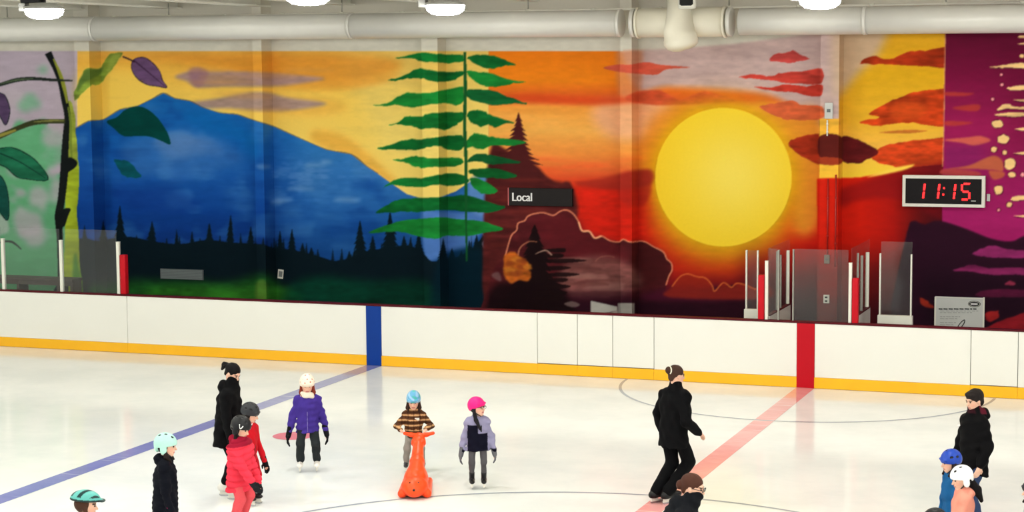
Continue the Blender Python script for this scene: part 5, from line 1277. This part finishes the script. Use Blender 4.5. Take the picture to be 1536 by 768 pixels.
# 9 adult in black skating away
def hair_band(c):
    hp = c['hp']; tube('hair_tie', [tuple(hp(0.055*math.cos(t), -0.105, 0.05+0.045*math.sin(t))) for t in np.linspace(0, 6.2832, 15)], 0.008, bpy.data.materials['strap_cloth'] if False else M_CREAM, c['root'], 6)
person('adult in a black coat skating away with knees bent and brown hair in a bun', (1012, 751), 38, 1.60, lean=4, hipf=-0.02, feet=((-0.06, -0.24, 0), (0.07, -0.16, 0)), knees=((-0.08, 0.04, 0.46), (0.09, 0.15, 0.47)),
       hands=((-0.24, 0.02, 0.83), (0.24, 0.17, 0.86)), elbows=(None, (0.27, -0.06, 1.02)), jacket=dict(col=(8, 8, 10), collar=0.02), bulk=1.16, hem=0.41, trousers=(8, 8, 10), gloves=None, skates=(10, 10, 12), cuff=0.0, hyaw=-18, hpitch=-8,
       hair=dict(p=hair_tied(True), c=(66, 44, 36)), extras=hair_band)
# 10 nearest adult at the lower edge
person('person with brown hair and spectacles in dark hooded jacket, at the bottom edge', (992, 985), -8, 1.68, head=1.0, lean=27, hands=((-0.24, 0.08, 0.80), (0.24, 0.08, 0.80)), jacket=dict(col=(18, 20, 25), hood=True, collar=0.05), bulk=1.2, hyaw=-14, hpitch=-12,
       hair=dict(p=hair_tied(True, 0, True), c=(74, 44, 34)), extras=spectacles)
# 11 adult at right
def jacket_mark(c):
    p = c['chest']+V3(0.055*c['s'], 0.098*c['s']*0.86+0.006, 0.035*c['s']); bm = bmesh.new(); box_bm(bm, p[0]-0.035, p[0]+0.035, p[1]-0.02, p[1]+0.004, p[2]-0.008, p[2]+0.008, 0.002); o = link('jacket_mark', bm_mesh('mark', bm), M_TEXTW, c['jacket'])
def redlin(c):
    def f(V):
        C = np.tile(lin((10, 9, 11)), (len(V), 1)); hd_ = (V[:, 2] > c['neck'][2]+0.012) & (V[:, 1] < -0.02) & (V[:, 1] > -0.10); C[hd_] = lin((84, 22, 36)); C[(V[:, 2] > c['neck'][2]+0.02) & (V[:, 1] > 0.03)] = lin((44, 14, 22)); return C
    return f
person('adult in a black hooded jacket and blue jeans with short dark hair, facing left', (1458, 800), 196, 1.57, head=1.0, lean=-1, hands=((-0.24, 0.05, 0.82), (0.22, 0.10, 0.80)), jacket=dict(col=redlin, hood=True, collar=0.03), bulk=1.13, hem=0.42, trousers=(50, 66, 100), gloves=None, hpitch=-12, hyaw=12,
       hair=dict(p=hair_short, c=(34, 28, 27)), extras=jacket_mark)
# 12 blue helmet child
person('child in a royal blue helmet and blue jacket in front of the adult in jeans', (1428, 852), 186, 1.13, head=0.98, lean=3, hands=((-0.2, 0.08, 0.5), (0.2, 0.08, 0.5)), jacket=dict(col=(28, 88, 140), hood=False), bulk=1.12, trousers=(40, 44, 60), gloves=(24, 24, 28), hpitch=-8, hyaw=6,
       hair=dict(p=hair_long(0, 0.06), c=(40, 30, 30)), hat=helmet((30, 68, 170), 'round', VR[6:]))
# 13 white helmet child
person('child in a white hockey helmet and peach jacket with dark ponytail', (1444, 884), 172, 1.13, head=0.98, lean=3, hands=((-0.2, 0.08, 0.5), (0.2, 0.08, 0.5)), jacket=dict(col=(228, 146, 126), hood=True), bulk=1.16, trousers=(60, 56, 70), gloves=(40, 36, 40), hpitch=-12, hyaw=22,
       hair=dict(p=lambda c: [Ell(c['hp'](0, -0.05, 0.0), V3(0.07, 0.06, 0.08)*c['head'], c['Rh'], 0.02), Cone(c['hp'](0, -0.07, -0.03), c['hp'](-0.03, -0.13, -0.15), 0.05, 0.048, k=0.02), Cone(c['hp'](-0.03, -0.13, -0.15), c['hp'](-0.05, -0.155, -0.27), 0.048, 0.02, k=0.02)], c=(16, 12, 14)), hat=helmet((244, 244, 242), 'hockey', VR[:4]))
# 14 black helmet, lower edge
person('child in a black helmet, only its top showing, left of the peach jacket', (1400, 968), 180, 1.13, head=1.0, hands=((-0.2, 0.06, 0.5), (0.2, 0.06, 0.5)), jacket=dict(col=(40, 44, 54)), hat=helmet((24, 24, 27), 'round', VR[:6]), hair=dict(p=hair_long(0, 0.05), c=(30, 24, 22)))
# 15 right frame edge
person('child in a black helmet cut by the right edge', (1548, 908), 184, 1.13, head=0.98, hands=((-0.2, 0.06, 0.5), (0.2, 0.06, 0.5)), jacket=dict(col=(30, 34, 46)), hat=helmet((22, 22, 25), 'round', VR[:6]), hair=dict(p=hair_long(0, 0.05), c=(30, 24, 22)))

# ------------------------------------------------------------------ orange seal skating aid
f = -np.array([-_sy, _cy, 0]); p = ground(622, 747); hnd = ground(622, 708)+f*0.30
HY = -float(np.linalg.norm((p-hnd)[:2])); HZ = 0.555
sl = empty('skating_aid', (p[0], p[1], 0), math.atan2(f[1], f[0])-math.pi/2); tag(sl, 'orange plastic seal-shaped skating aid with dot eyes and raised handlebar', 'skating aid')
OR = (252, 78, 26)
k_ = HY/-1.1
pr = [Ell((0, -0.04, 0.135), (0.17, 0.19, 0.125), None, 0.03), Ell((0, -0.36*k_, 0.15), (0.15, 0.28, 0.115), None, 0.08),
      Cone((0.155, 0.0, 0.055), (0.15, -0.72*k_, 0.045), 0.055, 0.04, k=0.03), Cone((-0.155, 0.0, 0.055), (-0.15, -0.72*k_, 0.045), 0.055, 0.04, k=0.03),
      Cone((0, -0.25*k_, 0.19), (0, -0.62*k_, 0.30), 0.125, 0.085, (1, 0.9), k=0.08), Cone((0, -0.62*k_, 0.30), (0, -1.0*k_, 0.485), 0.085, 0.064, (1, 0.8), k=0.05), Cone((0, -0.98*k_, 0.475), (0, HY, HZ-0.02), 0.062, 0.05, (1.5, 0.6), k=0.04),
      Ell((0, 0.09, 0.105), (0.10, 0.09, 0.075), None, 0.04), Half((0, 0, 0.008), (0, 0, -1), 0.01)]
solid('shell', pr, 0.009, M_PLAS, sl, OR)
for sx in (-1, 1):
    solid('handle', [Cone((sx*0.02, HY, HZ-0.015), (sx*0.10, HY, HZ), 0.036, 0.028, k=0.02), Cone((sx*0.10, HY, HZ), (sx*0.185, HY, HZ+0.02), 0.026, 0.022, k=0.02)], 0.007, M_PLAS, sl, OR)
def dot(name, c, r):
    bm = bmesh.new(); bmesh.ops.create_uvsphere(bm, u_segments=14, v_segments=8, radius=r); bmesh.ops.translate(bm, verts=bm.verts, vec=c); link(name, bm_mesh(name, bm), M_EYE, sl, True)
dot('eye', (-0.05, 0.087, 0.205), 0.016); dot('eye', (0.05, 0.087, 0.205), 0.016); dot('nose', (0, 0.168, 0.135), 0.017)
